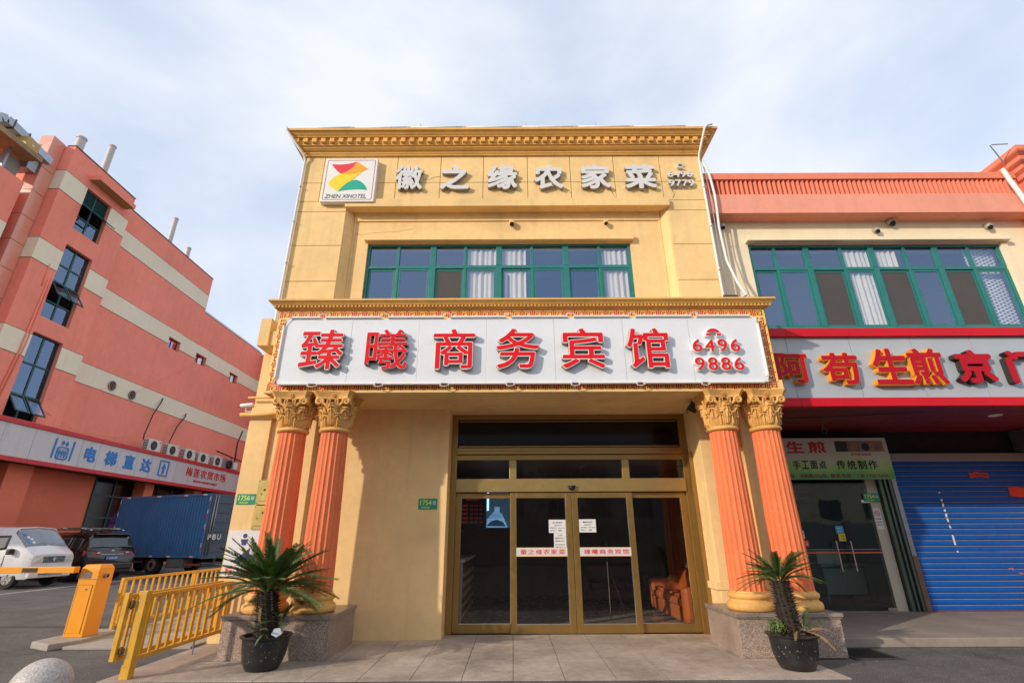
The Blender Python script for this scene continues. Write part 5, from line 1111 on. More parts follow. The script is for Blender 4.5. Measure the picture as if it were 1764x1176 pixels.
for k, (a, b) in enumerate(((28.30, 29.38), (30.0, 31.05), (31.66, 32.76), (33.14, 34.32))):
    acunit(['leftmost cream outdoor unit on top of the market sign', 'second cream outdoor unit from the left on top of the market sign', 'third cream outdoor unit from the left on top of the market sign', 'fourth cream outdoor unit from the left on top of the market sign'][k], a, b, 6.145, .68)
acunit('slimmer cream outdoor unit with a round chrome hub, fifth on the market sign', 34.95, 35.95, 6.145, .72, True)
ex = empty('cooling_unit', 'dark old cooling unit with an exposed fan at the right end of the market sign', 'cooling unit', (-20.9, 37.2, 6.15))
bx('frame', STEEL, ex, -21.2, -20.8, 36.1, 38.3, 6.15, 6.85, bevel=.02); 
f = MB(); f.lathe(0, 0, [(.30, 0), (.32, .12), (.26, .13), (.1, .05)], 24); f.xf(Matrix.Translation((-20.8, 37.0, 6.5)) @ Matrix.Rotation(R(90), 4, 'Y')); f.build('fan', BLACK, ex, smooth=True); bx('box', WHITE, ex, -20.8, -20.72, 37.6, 38.1, 6.25, 6.75)
# ================================================================== BARRIER, FENCES, BALL
GB = empty('parking_barrier', 'orange parking barrier cabinet with its boom lowered towards the left', 'barrier', (-6.76, 8.9, .08))
c_ = MB(); x0, x1, y0, y1 = -6.91, -6.61, 8.70, 9.02; zt = 1.04; b_ = .07
c_.box(x0, x1, y0, y1, .08, zt); c_.add([(x0, y0, zt), (x1, y0, zt), (x1, y1, zt), (x0, y1, zt), (x0 + .03, y0 + .04, 1.10), (x1 - .03, y0 + .04, 1.10), (x1 - .03, y1 - .04, 1.10), (x0 + .03, y1 - .04, 1.10)], [(4, 5, 6, 7), (0, 1, 5, 4), (1, 2, 6, 5), (2, 3, 7, 6), (3, 0, 4, 7)])
c_.build('cabinet', OPAINT, GB, bevel=.008)
dr = bx('door', OPAINT, GB, x0 + .03, x1 - .05, y0 - .006, y0, .14, .80, bevel=.002)
MB().box(x0 + .022, x0 + .026, y0 - .002, y0, .13, .81).box(x1 - .046, x1 - .042, y0 - .002, y0, .13, .81).box(x0 + .026, x1 - .046, y0 - .002, y0, .806, .81).build('door_gap', INK, dr, fix=False)
f = MB(); f.lathe(0, 0, [(.014, 0), (.014, .008)], 14); f.xf(Matrix.Translation((x0 + .17, y0 - .006, .745)) @ Matrix.Rotation(R(90), 4, 'X')); f.build('lock', CHROME, dr)
bx('rating_plate', pm('plate_alu', (.45, .43, .42), .4), GB, x0 + .06, x0 + .18, y0 - .004, y0, .915, .985)
MB().box(x0 - .004, x1 + .01, y0 - .010, y0 - .001, .888, .896).build('strap', STEEL, GB, fix=False)
f = MB(); f.lathe(0, 0, [(.035, 0), (.035, .05)], 16); f.xf(Matrix.Translation((x1, 8.84, .93)) @ Matrix.Rotation(R(90), 4, 'Y')); f.build('shaft_end', STEEL, GB)
f = MB(); f.lathe(0, 0, [(.024, .05), (.024, .054)], 16); f.xf(Matrix.Translation((x1, 8.84, .93)) @ Matrix.Rotation(R(90), 4, 'Y')); f.build('shaft_hole', INK, GB)
bm = bx('boom', OPAINT, GB, -13.5, x0 + .01, 8.55, 8.66, .985, 1.075, bevel=.006)
for k in range(6): bx('black_band', BLACK, bm, -7.72 - k * 1.05, -7.48 - k * 1.05, 8.545, 8.55, 1.0, 1.062)
pl_ = MB(); pl_.prism([(-6.67, 8.19), (-6.48, 8.56), (-6.55, 9.35), (-6.80, 9.54), (-7.12, 9.45), (-7.12, 8.42)], -.012, .08, 'xy'); tag(pl_.build('concrete_plinth', CONC, bevel=.015), 'worn concrete plinth under the orange parking barrier', 'plinth')
def fence(label, X, Y0_, Y1_, z0, z1, n_, legs, t=.035, post=0, mat=YPAINT, name='yellow_fence'):
    f = empty(name, label, 'fence', (X, Y0_, 0)); s = 1 if Y1_ > Y0_ else -1
    bx('top_rail', mat, f, X - t * .6, X + t * .6, Y0_ + post, Y1_, z1 - .045, z1, bevel=.004); bx('bottom_rail', mat, f, X - t * .6, X + t * .6, Y0_ + post, Y1_, z0, z0 + .045, bevel=.004)
    d = (Y1_ - Y0_ - post) / n_
    b = bx('bar', mat, f, X - .012, X + .012, Y0_ + post + d * .5 - .016, Y0_ + post + d * .5 + .016, z0 + .045, z1 - .045)
    for k in range(1, n_): inst('bar', b, ORG[b.name] + Vector((0, d * k, 0)), f)
    for (y, w_, za, zb) in legs: bx('post', mat, f, X - w_ / 2, X + w_ / 2, y - w_ / 2, y + w_ / 2, za, zb, bevel=.005)
    return f
F1 = fence('near yellow railing with a thick front post beside the left pedestal', -4.42, 6.60, 8.62, .165, .86, 12, [(6.65, .10, 0, .90), (8.62, .03, .1, .86)], post=.10)
MB().tube([(-4.42, 7.9, 0), (-4.42, 7.9, .17)], .01, 6).build('prop', STEEL, F1)
F3 = fence('yellow gate leaf folded back flat behind the near yellow railing', -4.56, 6.56, 8.60, .185, .87, 12, [(6.56, .055, .185, .89), (8.60, .035, .185, .87)], post=.03)
for z in (.28, .76):
    hg = empty('gate_hinge', ['rusty lower hinge', 'rusty upper hinge'][z > .5] + ' between the gate leaf and the thick yellow post', 'hinge', (-4.5, 6.58, z))
    RU = pm('rusty_yellow', (.22, .10, .03), .8, var=.4, vs=30)
    MB().tube([(-4.50, 6.57, z - .05), (-4.50, 6.57, z + .05)], .013, 8).build('pin', RU, hg, smooth=True); bx('plate', RU, hg, -4.53, -4.47, 6.575, 6.59, z - .035, z + .035)
chip = MB()
for (z, x, w_, h) in ((.78, -4.45, .02, .04), (.70, -4.455, .03, .012), (.20, -4.44, .018, .07), (.86, -4.42, .04, .02)): chip.prism([(x, z), (x + w_, z + h * .3), (x + w_ * .8, z + h), (x + .003, z + h * .7)], 6.5985, 6.5995)
chip.build('paint_chip', pm('chip_grey', (.40, .44, .42), .7), F1)
fence('far yellow railing beyond the footpath, behind the barrier cabinet', -6.70, 9.40, 13.6, .12, .86, 24, [(9.42, .05, .02, .86), (11.5, .04, .02, .86), (13.6, .05, .02, .86)], post=.02)
sb = MB(); sb.lathe(-4.40, 5.45, [(.245 * math.sin(R(a)), .19 - .245 * math.cos(R(a))) for a in range(8, 181, 7)] , 40); sb = sb.build('stone_ball', STONE, smooth=True); tag(sb, 'pale granite ball bollard at the bottom left corner', 'stone ball')
wsn = empty('pedestrian_sign', 'white board with a dark blue arrow and red characters 行人通道 behind the left palm', 'sign', (-4.35, 8.5, .9))
bx('board', PAPER, wsn, -4.60, -3.95, 8.60, 8.612, .92, 1.605)
row('行人通道', -4.575, -3.98, .94, 1.06, 8.60, .003, INKR, 'letter', wsn, .03)
MB().prism([(-4.48, 1.13), (-4.22, 1.34), (-4.22, 1.24), (-4.02, 1.24), (-4.02, 1.13)], 8.595, 8.599).build('arrow', pm('arrow_navy', (.03, .04, .16), .6), wsn)
f = MB(); f.lathe(0, 0, [(.035, 0), (.035, .004)], 16); f.xf(Matrix.Translation((-4.33, 8.6, 1.52)) @ Matrix.Rotation(R(90), 4, 'X')); f.prism([(-4.39, 1.47), (-4.27, 1.47), (-4.30, 1.38), (-4.36, 1.38)], 8.595, 8.599); f.build('walker_symbol', MATS['arrow_navy'], wsn)
# ================================================================== POTTED CYCADS
def frond_mesh(name, length, droop, mat, width=.11, n_=64):
    """feather leaf: rachis along +X rising, arching down by droop; leaflets in two ranks"""
    m = MB(); pts = []
    for k in range(15):
        t = k / 14; pts.append(Vector((length * (t - .08 * droop * t * t), 0, -droop * length * .55 * t ** 2.1)))
    m.tube(pts, .007, 5, r1=.0015)
    def P(t):
        i = min(13, int(t * 14)); f = t * 14 - i; return pts[i].lerp(pts[i + 1], f)
    for k in range(n_):
        t = .14 + .85 * k / n_; p = P(t); d = (P(min(1, t + .03)) - P(max(0, t - .03))).normalized(); up = Vector((0, 1, 0)).cross(d) * -1
        ll = width * (math.sin(min(1, (t - .08) * 1.35) * 2.6) * .75 + .30)
        for s in (-1, 1):
            sw = random.uniform(.70, 1.05); out = (Vector((0, s, 0)) * .86 + d * sw + up * random.uniform(.18, .34)).normalized(); w_ = d * .0066
            q0 = p; q1 = p + out * ll * .55 ; q2 = p + out * ll - up * ll * .10
            m.add([q0 - w_, q0 + w_, q1 + w_ * 1.1, q1 - w_ * 1.1, q2], [(0, 1, 2, 3), (3, 2, 4)])
    me, c = m.mesh(name, mat, False, center=False); return me
def palm(label, px_, py_, rim, hpot, trunk_h, tr, lean, n_fr, L0, L1, elev, spread, seed, potlabel, pup=True):
    random.seed(seed)
    p = empty('potted_palm', label, 'potted palm', (px_, py_, 0)); po = MB()
    po.lathe(px_, py_, [(rim * .60, .0), (rim * .64, .012), (rim * .76, .08), (rim * .86, hpot * .5), (rim * .90, hpot * .85), (rim * .90, hpot - .025), (rim, hpot - .018), (rim * 1.02, hpot - .006), (rim * 1.0, hpot), (rim * .88, hpot), (rim * .86, hpot - .03)], 36, cap=True)
    pot = po.build('pot', pm('pot_black', (.02, .019, .02), .35, var=.5, vs=6, dirt=.1), p, smooth=True, auto=40); pot['label'] = potlabel
    # paint specks on the pot
    sp_ = MB()
    for k in range(150):
        a = random.uniform(0, 6.28); z = random.uniform(.05, hpot - .05); r = rim * (.64 + .26 * min(1, z / (hpot * .6))) + .0055 - (.004 if z < .1 else 0); s = random.uniform(.0012, .003)
        ca, sa = math.cos(a), math.sin(a); cx, cy = px_ + ca * r * 1.0, py_ + sa * r
        sp_.quad((cx - sa * s, cy + ca * s, z - s), (cx + sa * s, cy - ca * s, z - s), (cx + sa * s, cy - ca * s, z + s), (cx - sa * s, cy + ca * s, z + s))
    sp_.build('paint_specks', PAPER, pot, fix=False, kind='stuff')
    so = MB(); so.lathe(px_, py_, [(rim * .85, hpot - .05), (rim * .5, hpot - .035), (.02, hpot - .02)], 24); so.build('soil', SOIL, p, smooth=True)
    # trunk with old leaf bases
    top = Vector((px_ + lean[0], py_ + lean[1], trunk_h)); b0_ = Vector((px_, py_, hpot - .06)); tk = MB(); tk.tube([b0_.lerp(top, t / 5) for t in range(6)], tr, 14, r1=tr * .85)
    nl = int((trunk_h - hpot) / .022)
    for j in range(nl):
        for i in range(13):
            t = j / nl; a = 6.28 * i / 13 + j * 2.4; r = tr * (1 - .12 * t); c = b0_.lerp(top, t); d = Vector((math.cos(a), math.sin(a), 0)); tn = Vector((-math.sin(a), math.cos(a), 0)); L_ = random.uniform(.030, .050) if trunk_h > .8 else .03
            A_ = c + d * r * .85; tip = c + d * (r + L_) + Vector((0, 0, random.uniform(.015, .05)))
            tk.add([A_ - tn * .016, A_ + tn * .016, A_ + Vector((0, 0, .022)), tip], [(0, 1, 3), (1, 2, 3), (2, 0, 3)], random.choice((0, 0, 1)))
    tk.build('trunk', [TRUNK, TRUNKB], p, fix=False)
    vs = [frond_mesh('frond', 1, dr, [LEAF, LEAF2][k % 3 == 2], .14) for k, dr in enumerate((.45, .6, .75, .95, .5, .7))]
    for k in range(n_fr):
        u = (k + .5) / n_fr; az = k * 2.39996 + random.uniform(-.2, .2); el = R(elev[0] + (elev[1] - elev[0]) * (1 - u) + random.uniform(-6, 6)); L_ = L0 + (L1 - L0) * random.random()
        if math.sin(az) < -.45 and el < R(34): el += R(30)
        L_ *= 1 - .12 * (1 - u)
        v = vs[(0, 4, 1, 5, 2, 3)[min(5, int(u * 5 + random.uniform(0, 1)))]]
        o = bpy.data.objects.new('frond', v); C.objects.link(o); o.parent = p; o.location = top - Vector((px_, py_, 0)) + Vector((math.cos(az) * .03, math.sin(az) * .03, random.uniform(-.02, .03)))
        o.rotation_euler = (random.uniform(-.35, .35), -el, az); o.scale = (L_, L_ * (1 if L_ > .7 else 1.15), L_)
        ORG[o.name] = top
    return p, top, vs
P1, T1, V1 = palm('large potted cycad with long arching fronds in front of the left pedestal', -3.07, 7.07, .30, .37, .86, .125, (-.06, -.02), 96, .62, .90, (0, 76), 1, 11, 'black plastic pot with a wide rim')
P2, T2, V2 = palm('smaller potted cycad with short fronds and a tall bare trunk before the right pedestal', 3.42, 6.98, .30, .37, .95, .115, (-.02, .02), 46, .42, .58, (4, 62), 1, 5, 'black pot sprinkled with white specks')
def small_tuft(p, cx, cy, cz, n_, L_, vs, lo=10, hi=70, mat=None):
    for k in range(n_):
        az = random.uniform(0, 6.28); o = bpy.data.objects.new('young_frond', random.choice(vs)); C.objects.link(o); o.parent = p; o.location = Vector((cx, cy, cz)) - ORG[p.name]
        o.rotation_euler = (random.uniform(-.4, .4), -R(random.uniform(lo, hi)), az); s = L_ * random.uniform(.7, 1.1); o.scale = (s, s * 1.3, s); ORG[o.name] = Vector((cx, cy, cz))
random.seed(3)
small_tuft(P1, -2.90, 7.05, .50, 9, .30, V1); small_tuft(P1, -3.12, 6.88, .42, 5, .20, V1, -10, 60); small_tuft(P1, -2.98, 6.80, .42, 2, .16, V1, -50, -20)
small_tuft(P2, 3.56, 6.95, .42, 8, .26, V2); small_tuft(P2, 3.24, 6.9, .42, 6, .22, V2)
dv = frond_mesh('dry_frond', .8, 1.1, DRYL, .14, 30)
for (az, el, L_) in ((2.9, -35, .34), (-1.9, -40, .30), (.4, -50, .26)):
    o = bpy.data.objects.new('dry_frond', dv); C.objects.link(o); o.parent = P1; o.location = (-.06, -.02, .84); o.rotation_euler = (.2, -R(el), az); o.scale = (L_ * 1.3,) * 3
for (az, el, s, dx, dy) in ((-.15, 25, .32, .16, -.08), (.15, 10, .34, .2, -.02), (-.9, 0, .28, .14, -.1), (-2.4, 20, .22, .02, -.14)):
    o = bpy.data.objects.new('dry_frond', dv); C.objects.link(o); o.parent = P2; o.location = (dx, dy, .40); o.rotation_euler = (.3, -R(el), az); o.scale = (s * 1.3,) * 3
wd = MB(); random.seed(9)
for k in range(170):
    a = random.uniform(0, 6.28); r = random.uniform(0, .13); c = Vector((3.19 + math.cos(a) * r, 6.86 + math.sin(a) * r * .8, .40 + random.uniform(0, .16) * (1 - r * 4))); s = random.uniform(.010, .022)
    t = Vector((random.uniform(-1, 1), random.uniform(-1, 1), random.uniform(-.3, 1))).normalized(); b = t.cross(Vector((random.random(), random.random(), random.random()))).normalized()
    wd.add([c, c + t * s + b * s * .6, c + t * s * 2, c + t * s - b * s * .6], [(0, 1, 2, 3)])
wd.build('weed', LEAF2, P2, fix=False, kind='stuff')
lit = MB(); lit.prism([(-2.93, .40), (-2.86, .37), (-2.80, .41), (-2.83, .47), (-2.90, .46)], 6.86, 6.90); lit.build('plastic_wrapper', pm('wrapper', (.5, .55, .65), .2), P1)
# ================================================================== VEHICLES
def shell(stations):
    """stations: (x, [(y, z), ...]) from sill to roof centre; mirrored in y"""
    m = MB(); K = len(stations[0][1]); W_ = 2 * K - 1
    for (x, prof_) in stations:
        for (y, z) in prof_: m.v.append(Vector((x, y, z)))
        for (y, z) in prof_[-2::-1]: m.v.append(Vector((x, -y, z)))
    for j in range(len(stations) - 1):
        for i in range(W_ - 1): m.f.append([j * W_ + i, j * W_ + i + 1, (j + 1) * W_ + i + 1, (j + 1) * W_ + i]); m.mi.append(0)
    m.f.append(list(range(W_))); m.mi.append(0); n = (len(stations) - 1) * W_; m.f.append(list(range(n, n + W_))[::-1]); m.mi.append(0)
    return m
def spt(st, a, b, side=1):
    """point on the shell at station coordinate a, profile coordinate b"""
    i = min(len(st) - 2, int(a)); f = a - i; K = len(st[0][1]); j = min(K - 2, int(b)); g_ = b - j
    def q(s, k): return Vector((st[s][0], st[s][1][k][0] * side, st[s][1][k][1]))
    return (q(i, j).lerp(q(i, j + 1), g_)).lerp(q(i + 1, j).lerp(q(i + 1, j + 1), g_), f)
def patch(st, name, mat, par, a0, a1, b0, b1, side=1, off=.012, both=False, smooth=True):
    m = MB(); n = 6
    G = [[spt(st, a0 + (a1 - a0) * i / n, b0 + (b1 - b0) * j / n, side) for j in range(n + 1)] for i in range(n + 1)]
    if both: G = [r + [Vector((p.x, -p.y, p.z)) for p in r[::-1]] for r in G]
    nr_, nc_ = len(G), len(G[0]); cen = Vector((0, 0, .8))
    for r in G:
        for p in r: m.v.append(p)
    nrm = (G[0][-1] - G[0][0]).cross(G[-1][0] - G[0][0]).normalized()
    mid = G[nr_ // 2][nc_ // 2]
    if nrm.dot(mid - Vector((mid.x * .7, 0, .7))) < 0: nrm = -nrm
    m.v = [p + nrm * off for p in m.v]
    for i in range(nr_ - 1):
        for j in range(nc_ - 1): m.f.append([i * nc_ + j, i * nc_ + j + 1, (i + 1) * nc_ + j + 1, (i + 1) * nc_ + j]); m.mi.append(0)
    o = m.build(name, mat, par, smooth=smooth, fix=False); sd = o.modifiers.new('solid', 'SOLIDIFY'); sd.thickness = .008; sd.offset = 0; return o
def wheels(p, xs_, yw, r, w_=.2):
    for x in xs_:
        for s in (-1, 1):
            m = MB(); m.wheel(x, s * yw, r, r, w_); wo = m.build('wheel', TYRE, p, smooth=True, auto=40)
            m = MB(); m.wheel(x, s * (yw + w_ * .42), r, r * .62, w_ * .25); m.build('rim', RIM, wo, smooth=True, auto=40)
            m = MB()
            for k in range(6): a = R(60 * k); m.box(-r * .07, r * .07, -.012, .012, r * .15, r * .52); 
            m.v = []; m.f = []; m.mi = []
            for k in range(6):
                q = MB().box(-r * .06, r * .06, -.01, .01, r * .14, r * .50); q.xf(Matrix.Translation((x, s * (yw + w_ * .56), r)) @ Matrix.Rotation(R(60 * k), 4, 'Y')); m.add(q.v, q.f)
            m.build('spokes', CHROME if r < .36 else RIM, wo, fix=False)
def place(root, loc, deg): root.location = loc; root.rotation_euler = (0, 0, R(deg))
# white minivan, front to +x
V = empty('white_minivan', 'white minivan with stickers on its windscreen, parked behind the orange boom', 'van', (0, 0, 0))
stv = [(-2.0, [(.70, .35), (.76, .50), (.78, .95), (.72, 1.55), (.62, 1.74), (0, 1.78)]),
       (-1.9, [(.76, .30), (.81, .48), (.83, 1.0), (.76, 1.62), (.66, 1.82), (0, 1.86)]),
       (-.9, [(.76, .28), (.82, .48), (.84, 1.02), (.77, 1.66), (.67, 1.86), (0, 1.90)]),
       (.3, [(.76, .28), (.82, .48), (.84, 1.02), (.77, 1.66), (.67, 1.855), (0, 1.895)]),
       (1.02, [(.76, .28), (.82, .48), (.84, 1.12), (.77, 1.66), (.68, 1.84), (0, 1.885)]),
       (1.60, [(.76, .28), (.81, .48), (.83, 1.12), (.80, 1.20), (.74, 1.24), (0, 1.28)]),
       (1.84, [(.75, .28), (.80, .48), (.80, .96), (.77, 1.05), (.68, 1.09), (0, 1.13)]),
       (1.93, [(.70, .30), (.76, .48), (.77, .88), (.74, .96), (.64, 1.0), (0, 1.03)])]
body = shell(stv).build('body', VANW, V, smooth=True, auto=38)
patch(stv, 'windscreen', pm('windscreen_glass', (.20, .24, .29), .08, var=.3, vs=3, coat=.6), V, 4.05, 4.96, 3.2, 5, both=True, off=.012)
for s in (-1, 1):
    patch(stv, 'side_window', CARGL, V, 3.15, 3.95, 2.12, 2.90, s); patch(stv, 'side_window', CARGL, V, 2.05, 3.0, 2.12, 2.92, s); patch(stv, 'side_window', CARGL, V, 1.1, 1.95, 2.12, 2.92, s)
    m = MB(); m.box(1.18, 1.32, s * .84, s * 1.02, 1.02, 1.20); m.build('mirror', BLACK, V, bevel=.03)
    m = MB(); q = [(1.955, s * .40, .76), (1.965, s * .42, .95), (1.93, s * .72, .96), (1.88, s * .80, .90), (1.935, s * .74, .76)]; m.add(q + [(a - .05, b, c) for a, b, c in q], [(0, 1, 2, 3, 4), (9, 8, 7, 6, 5)] + [(i, i + 5, (i + 1) % 5 + 5, (i + 1) % 5) for i in range(5)]); m.build('headlight', pm('headlamp', (.70, .68, .62), .12, var=.4, vs=18, coat=.6), V)
    MB().tube([(1.92, s * .60, .42), (1.965, s * .60, .42)], .045, 14).build('fog_light', BLACK, V)
    MB().box(1.0, 1.01, s * .835, s * .846, .45, 1.0).box(-.1, -.09, s * .837, s * .848, .45, 1.0).box(-.1, 1.0, s * .84, s * .847, .74, .75).build('door_seam', BLACK, V, fix=False)
    MB().box(.4, .56, s * .845, s * .87, .88, .91).build('handle', BLACK, V)
    MB().tube([(1.60, s * .1, 1.30), (1.53, s * .25, 1.33), (1.50, s * .62, 1.31)], .009, 5).build('wiper', BLACK, V)
gr_ = bx('grille', BLACK, V, 1.92, 1.95, -.40, .40, .76, .95)
for k in range(4): bx('grille_bar', CHROME, gr_, 1.95, 1.958, -.39, .39, .78 + k * .045, .788 + k * .045)
for k in range(9): bx('grille_bar', CHROME, gr_, 1.95, 1.956, -.36 + k * .09, -.354 + k * .09, .77, .94)
f = MB(); f.lathe(0, 0, [(.055, 0), (.055, .012)], 20); f.xf(Matrix.Translation((1.955, 0, .86)) @ Matrix.Rotation(R(90), 4, 'Y')); f.build('badge', CHROME, gr_)
bx('bumper', VANW, V, 1.86, 1.99, -.77, .77, .30, .62, bevel=.04); bx('bumper_grille', BLACK, V, 1.985, 1.995, -.45, .45, .36, .54)
for k in range(2): bx('bumper_bar', VANW, V, 1.99, 2.0, -.45, .45, .375 + k * .05, .39 + k * .05)
pl = bx('number_plate', pm('plate_blue', (.02, .10, .50), .4), V, 1.995, 2.005, -.22, .22, .40, .53)
for k, (y, z, c_) in enumerate(((.62, 1.60, INKB), (.56, 1.52, PAPER), (.62, 1.44, MATS['sticker_blue']), (.48, 1.46, PAPER), (.58, 1.36, MATS['sticker_blue']), (.46, 1.36, PAPER))):
    xx = 1.06 + (1.80 - z) * .94 + .05; m = MB().quad((xx, -y - .05, z), (xx, -y + .05, z), (xx - .055, -y + .05, z + .06), (xx - .055, -y - .05, z + .06)); m.build('sticker', c_, V, fix=False)
bx('steering_wheel', BLACK, V, 1.0, 1.03, -.5, -.15, 1.0, 1.3)
wheels(V, (1.28, -1.25), .70, .29, .18)
place(V, (-17.55, 18.45, 0), -3)
# brown SUV, rear toward -x
U = empty('brown_suv', 'dark brown SUV with roof bars seen from the rear between the van and the truck', 'SUV', (0, 0, 0))
stu = [(-2.36, [(.70, .42), (.80, .55), (.86, .85), (.80, 1.0), (.70, 1.02), (0, 1.03)]),
       (-2.30, [(.78, .34), (.88, .50), (.92, .90), (.84, 1.06), (.76, 1.10), (0, 1.12)]),
       (-2.02, [(.80, .30), (.90, .48), (.93, 1.0), (.78, 1.52), (.66, 1.66), (0, 1.69)]),
       (-1.2, [(.80, .28), (.91, .46), (.94, 1.02), (.79, 1.58), (.67, 1.72), (0, 1.76)]),
       (.1, [(.80, .28), (.91, .46), (.94, 1.0), (.79, 1.58), (.67, 1.73), (0, 1.77)]),
       (.7, [(.80, .28), (.91, .46), (.93, .99), (.79, 1.50), (.67, 1.62), (0, 1.66)]),
       (1.35, [(.80, .28), (.91, .46), (.92, .96), (.84, 1.03), (.74, 1.06), (0, 1.08)]),
       (2.2, [(.76, .30), (.88, .46), (.86, .84), (.76, .92), (.6, .94), (0, .97)]),
       (2.36, [(.66, .32), (.78, .46), (.74, .72), (.66, .78), (.5, .80), (0, .82)])]
shell(stu).build('body', SUVB, U, smooth=True, auto=38)
patch(stu, 'rear_window', CARGL, U, 1.12, 1.80, 3.1, 5, both=True, off=.012)
for s in (-1, 1):
    patch(stu, 'side_window', CARGL, U, 2.25, 2.95, 2.12, 2.92, s); patch(stu, 'side_window', CARGL, U, 3.05, 3.95, 2.12, 2.92, s); patch(stu, 'side_window', CARGL, U, 4.05, 5.2, 2.15, 2.9, s)
    tl = MB(); q = [(-2.37, s * .42, .95), (-2.38, s * .44, 1.02), (-2.34, s * .84, 1.10), (-2.20, s * .945, 1.08), (-2.22, s * .945, .90), (-2.36, s * .80, .88)]
    tl.add(q + [(a + .08, b * .98, c) for a, b, c in q], [tuple(range(6)), tuple(range(11, 5, -1))] + [(i, i + 6, (i + 1) % 6 + 6, (i + 1) % 6) for i in range(6)]); tlo = tl.build('tail_light', pm('tail_red', (.55, .01, .015), .12, var=.3, vs=20, coat=.6), U)
    bx('clear_lens', CHROME, tlo, -2.39, -2.375, min(s * .46, s * .58), max(s * .46, s * .58), .97, 1.02)
    MB().tube([(-1.75, s * .60, 1.80), (-1.6, s * .60, 1.83), (.4, s * .60, 1.84), (.55, s * .60, 1.78)], .022, 8).build('roof_rail', CHROME, U, smooth=True)
    bx('reflector', MATS['tail_red'], U, -2.385, -2.37, min(s * .62, s * .80), max(s * .62, s * .80), .47, .51)
for x in (-1.3, -.1): MB().box(x, x + .06, -.72, .72, 1.86, 1.90).build('cross_bar', CHROME, U, bevel=.008)
bx('roof_mat', SUVB, U, -1.6, .3, -.55, .55, 1.885, 1.905)
bx('spoiler', SUVB, U, -2.16, -1.96, -.66, .66, 1.635, 1.675, bevel=.012); bx('chrome_strip', CHROME, U, -2.385, -2.36, -.42, .42, .93, .95)
bx('rear_bumper', SUVB, U, -2.42, -2.25, -.84, .84, .40, .62, bevel=.04); bx('lower_bumper', BLACK, U, -2.40, -2.25, -.78, .78, .28, .40, bevel=.02)
pl = bx('number_plate', MATS['plate_blue'], U, -2.395, -2.385, -.22, .22, .74, .87)
t_ = text('F 20LR8', -.19, .19, .765, .845, 0, .003, PAPER, 'lettering', None, .01); t_.parent = pl; t_.location = (-.009, 0, 0); t_.rotation_euler = (0, 0, R(-90)); ORG[t_.name] = ORG[pl.name]
f = MB(); f.lathe(0, 0, [(.05, 0), (.05, .012)], 20); f.xf(Matrix.Translation((-2.335, 0, 1.055)) @ Matrix.Rotation(R(-90), 4, 'Y')); f.build('badge', CHROME, U)
MB().tube([(-2.29, -.05, 1.16), (-2.26, .30, 1.20), (-2.27, .42, 1.19)], .010, 5).build('wiper', BLACK, U)
wheels(U, (-1.42, 1.42), .78, .37, .24)
place(U, (-17.77, 21.75, 0), 159)
# blue box truck: cab to -x, cargo doors to +x
T = empty('blue_box_truck', 'blue box truck with a ribbed cargo body and red white reflective strips, parked sideways', 'truck', (0, 0, 0))
L2, hw, zb, zt = 2.95, 1.12, .74, 3.32
bd = MB(); bd.box(-L2, L2, -hw, hw, zb, zt); cb_ = bd.build('cargo_body', TBLUE, T, bevel=.01, fix=False)
rib = bx('side_rib', TBLUE, T, -L2 + .08, -L2 + .17, -hw - .035, -hw, zb + .10, zt - .08, bevel=.012)
for k in range(1, 33): inst('side_rib', rib, ORG[rib.name] + Vector((k * .178, 0, 0)), T)
for (z0, z1) in ((zb - .02, zb + .09), (zt - .08, zt + .02)): bx('side_rail', TBLUE, T, -L2 - .02, L2 + .02, -hw - .045, -hw, z0, z1, bevel=.006)
for x in (-L2 - .02, L2 - .05): bx('corner_post', TBLUE, T, x, x + .07, -hw - .05, -hw, zb + .09, zt - .08)
RW = [pm('tape_red', (.55, .02, .05), .4), pm('tape_white', (.65, .66, .66), .4)]
def tape(x0, x1, y0, y1, z0, z1, ax):
    for h_ in range(2):
        if ax == 'x': bx('reflective_tape', RW[h_], T, x0 + (x1 - x0) * h_ / 2, x0 + (x1 - x0) * (h_ + 1) / 2, y0, y1, z0, z1)
        else: bx('reflective_tape', RW[h_], T, x0, x1, y0, y1, z0 + (z1 - z0) * h_ / 2, z0 + (z1 - z0) * (h_ + 1) / 2)
for x in (-2.8, -.75, 1.0, 2.2): tape(x, x + .5, -hw - .05, -hw - .046, zt - .06, zt, 'x')
for x in (-2.6, -1.4, -.3, .8, 2.2): tape(x, x + .4, -hw - .05, -hw - .046, zb, zb + .06, 'x')
for z in (.95, 1.7, 2.3, 2.85): tape(-L2 - .01, -L2 + .04, -hw - .055, -hw - .051, z, z + .36, 'z'); tape(L2 - .04, L2 + .01, -hw - .055, -hw - .051, z, z + .36, 'z')
for s in (-1, 1):
    dr = bx('rear_door', TDARK, T, L2, L2 + .04, min(s * .02, s * (hw - .03)), max(s * .02, s * (hw - .03)), zb + .08, zt - .08)
    for k in range(6): bx('door_rib', TDARK, dr, L2 + .04, L2 + .06, min(s * .1, s * .78), max(s * .1, s * .78), zb + .2 + k * .40, zb + .42 + k * .40, bevel=.01)
    for y in (.84, .97): MB().tube([(L2 + .075, s * y, zb + .05), (L2 + .075, s * y, zt - .05)], .02, 6).build('lock_bar', STEEL, dr, smooth=True)
bx('rear_frame', TDARK, T, L2 - .01, L2 + .05, -hw, hw, zt - .08, zt + .02); bx('rear_frame', TDARK, T, L2 - .01, L2 + .05, -hw, hw, zb - .05, zb + .08)
for i, chh in enumerate('沪BU'):
    t_ = text(chh, -.09, .09, -.11, .11, 0, .004, PAPER, 'letter', None, .03); t_.parent = T; t_.location = (L2 + .10, -.95 + i * .24, 1.55); t_.rotation_euler = (0, 0, R(90)); ORG[t_.name] = Vector((0, 0, 0))
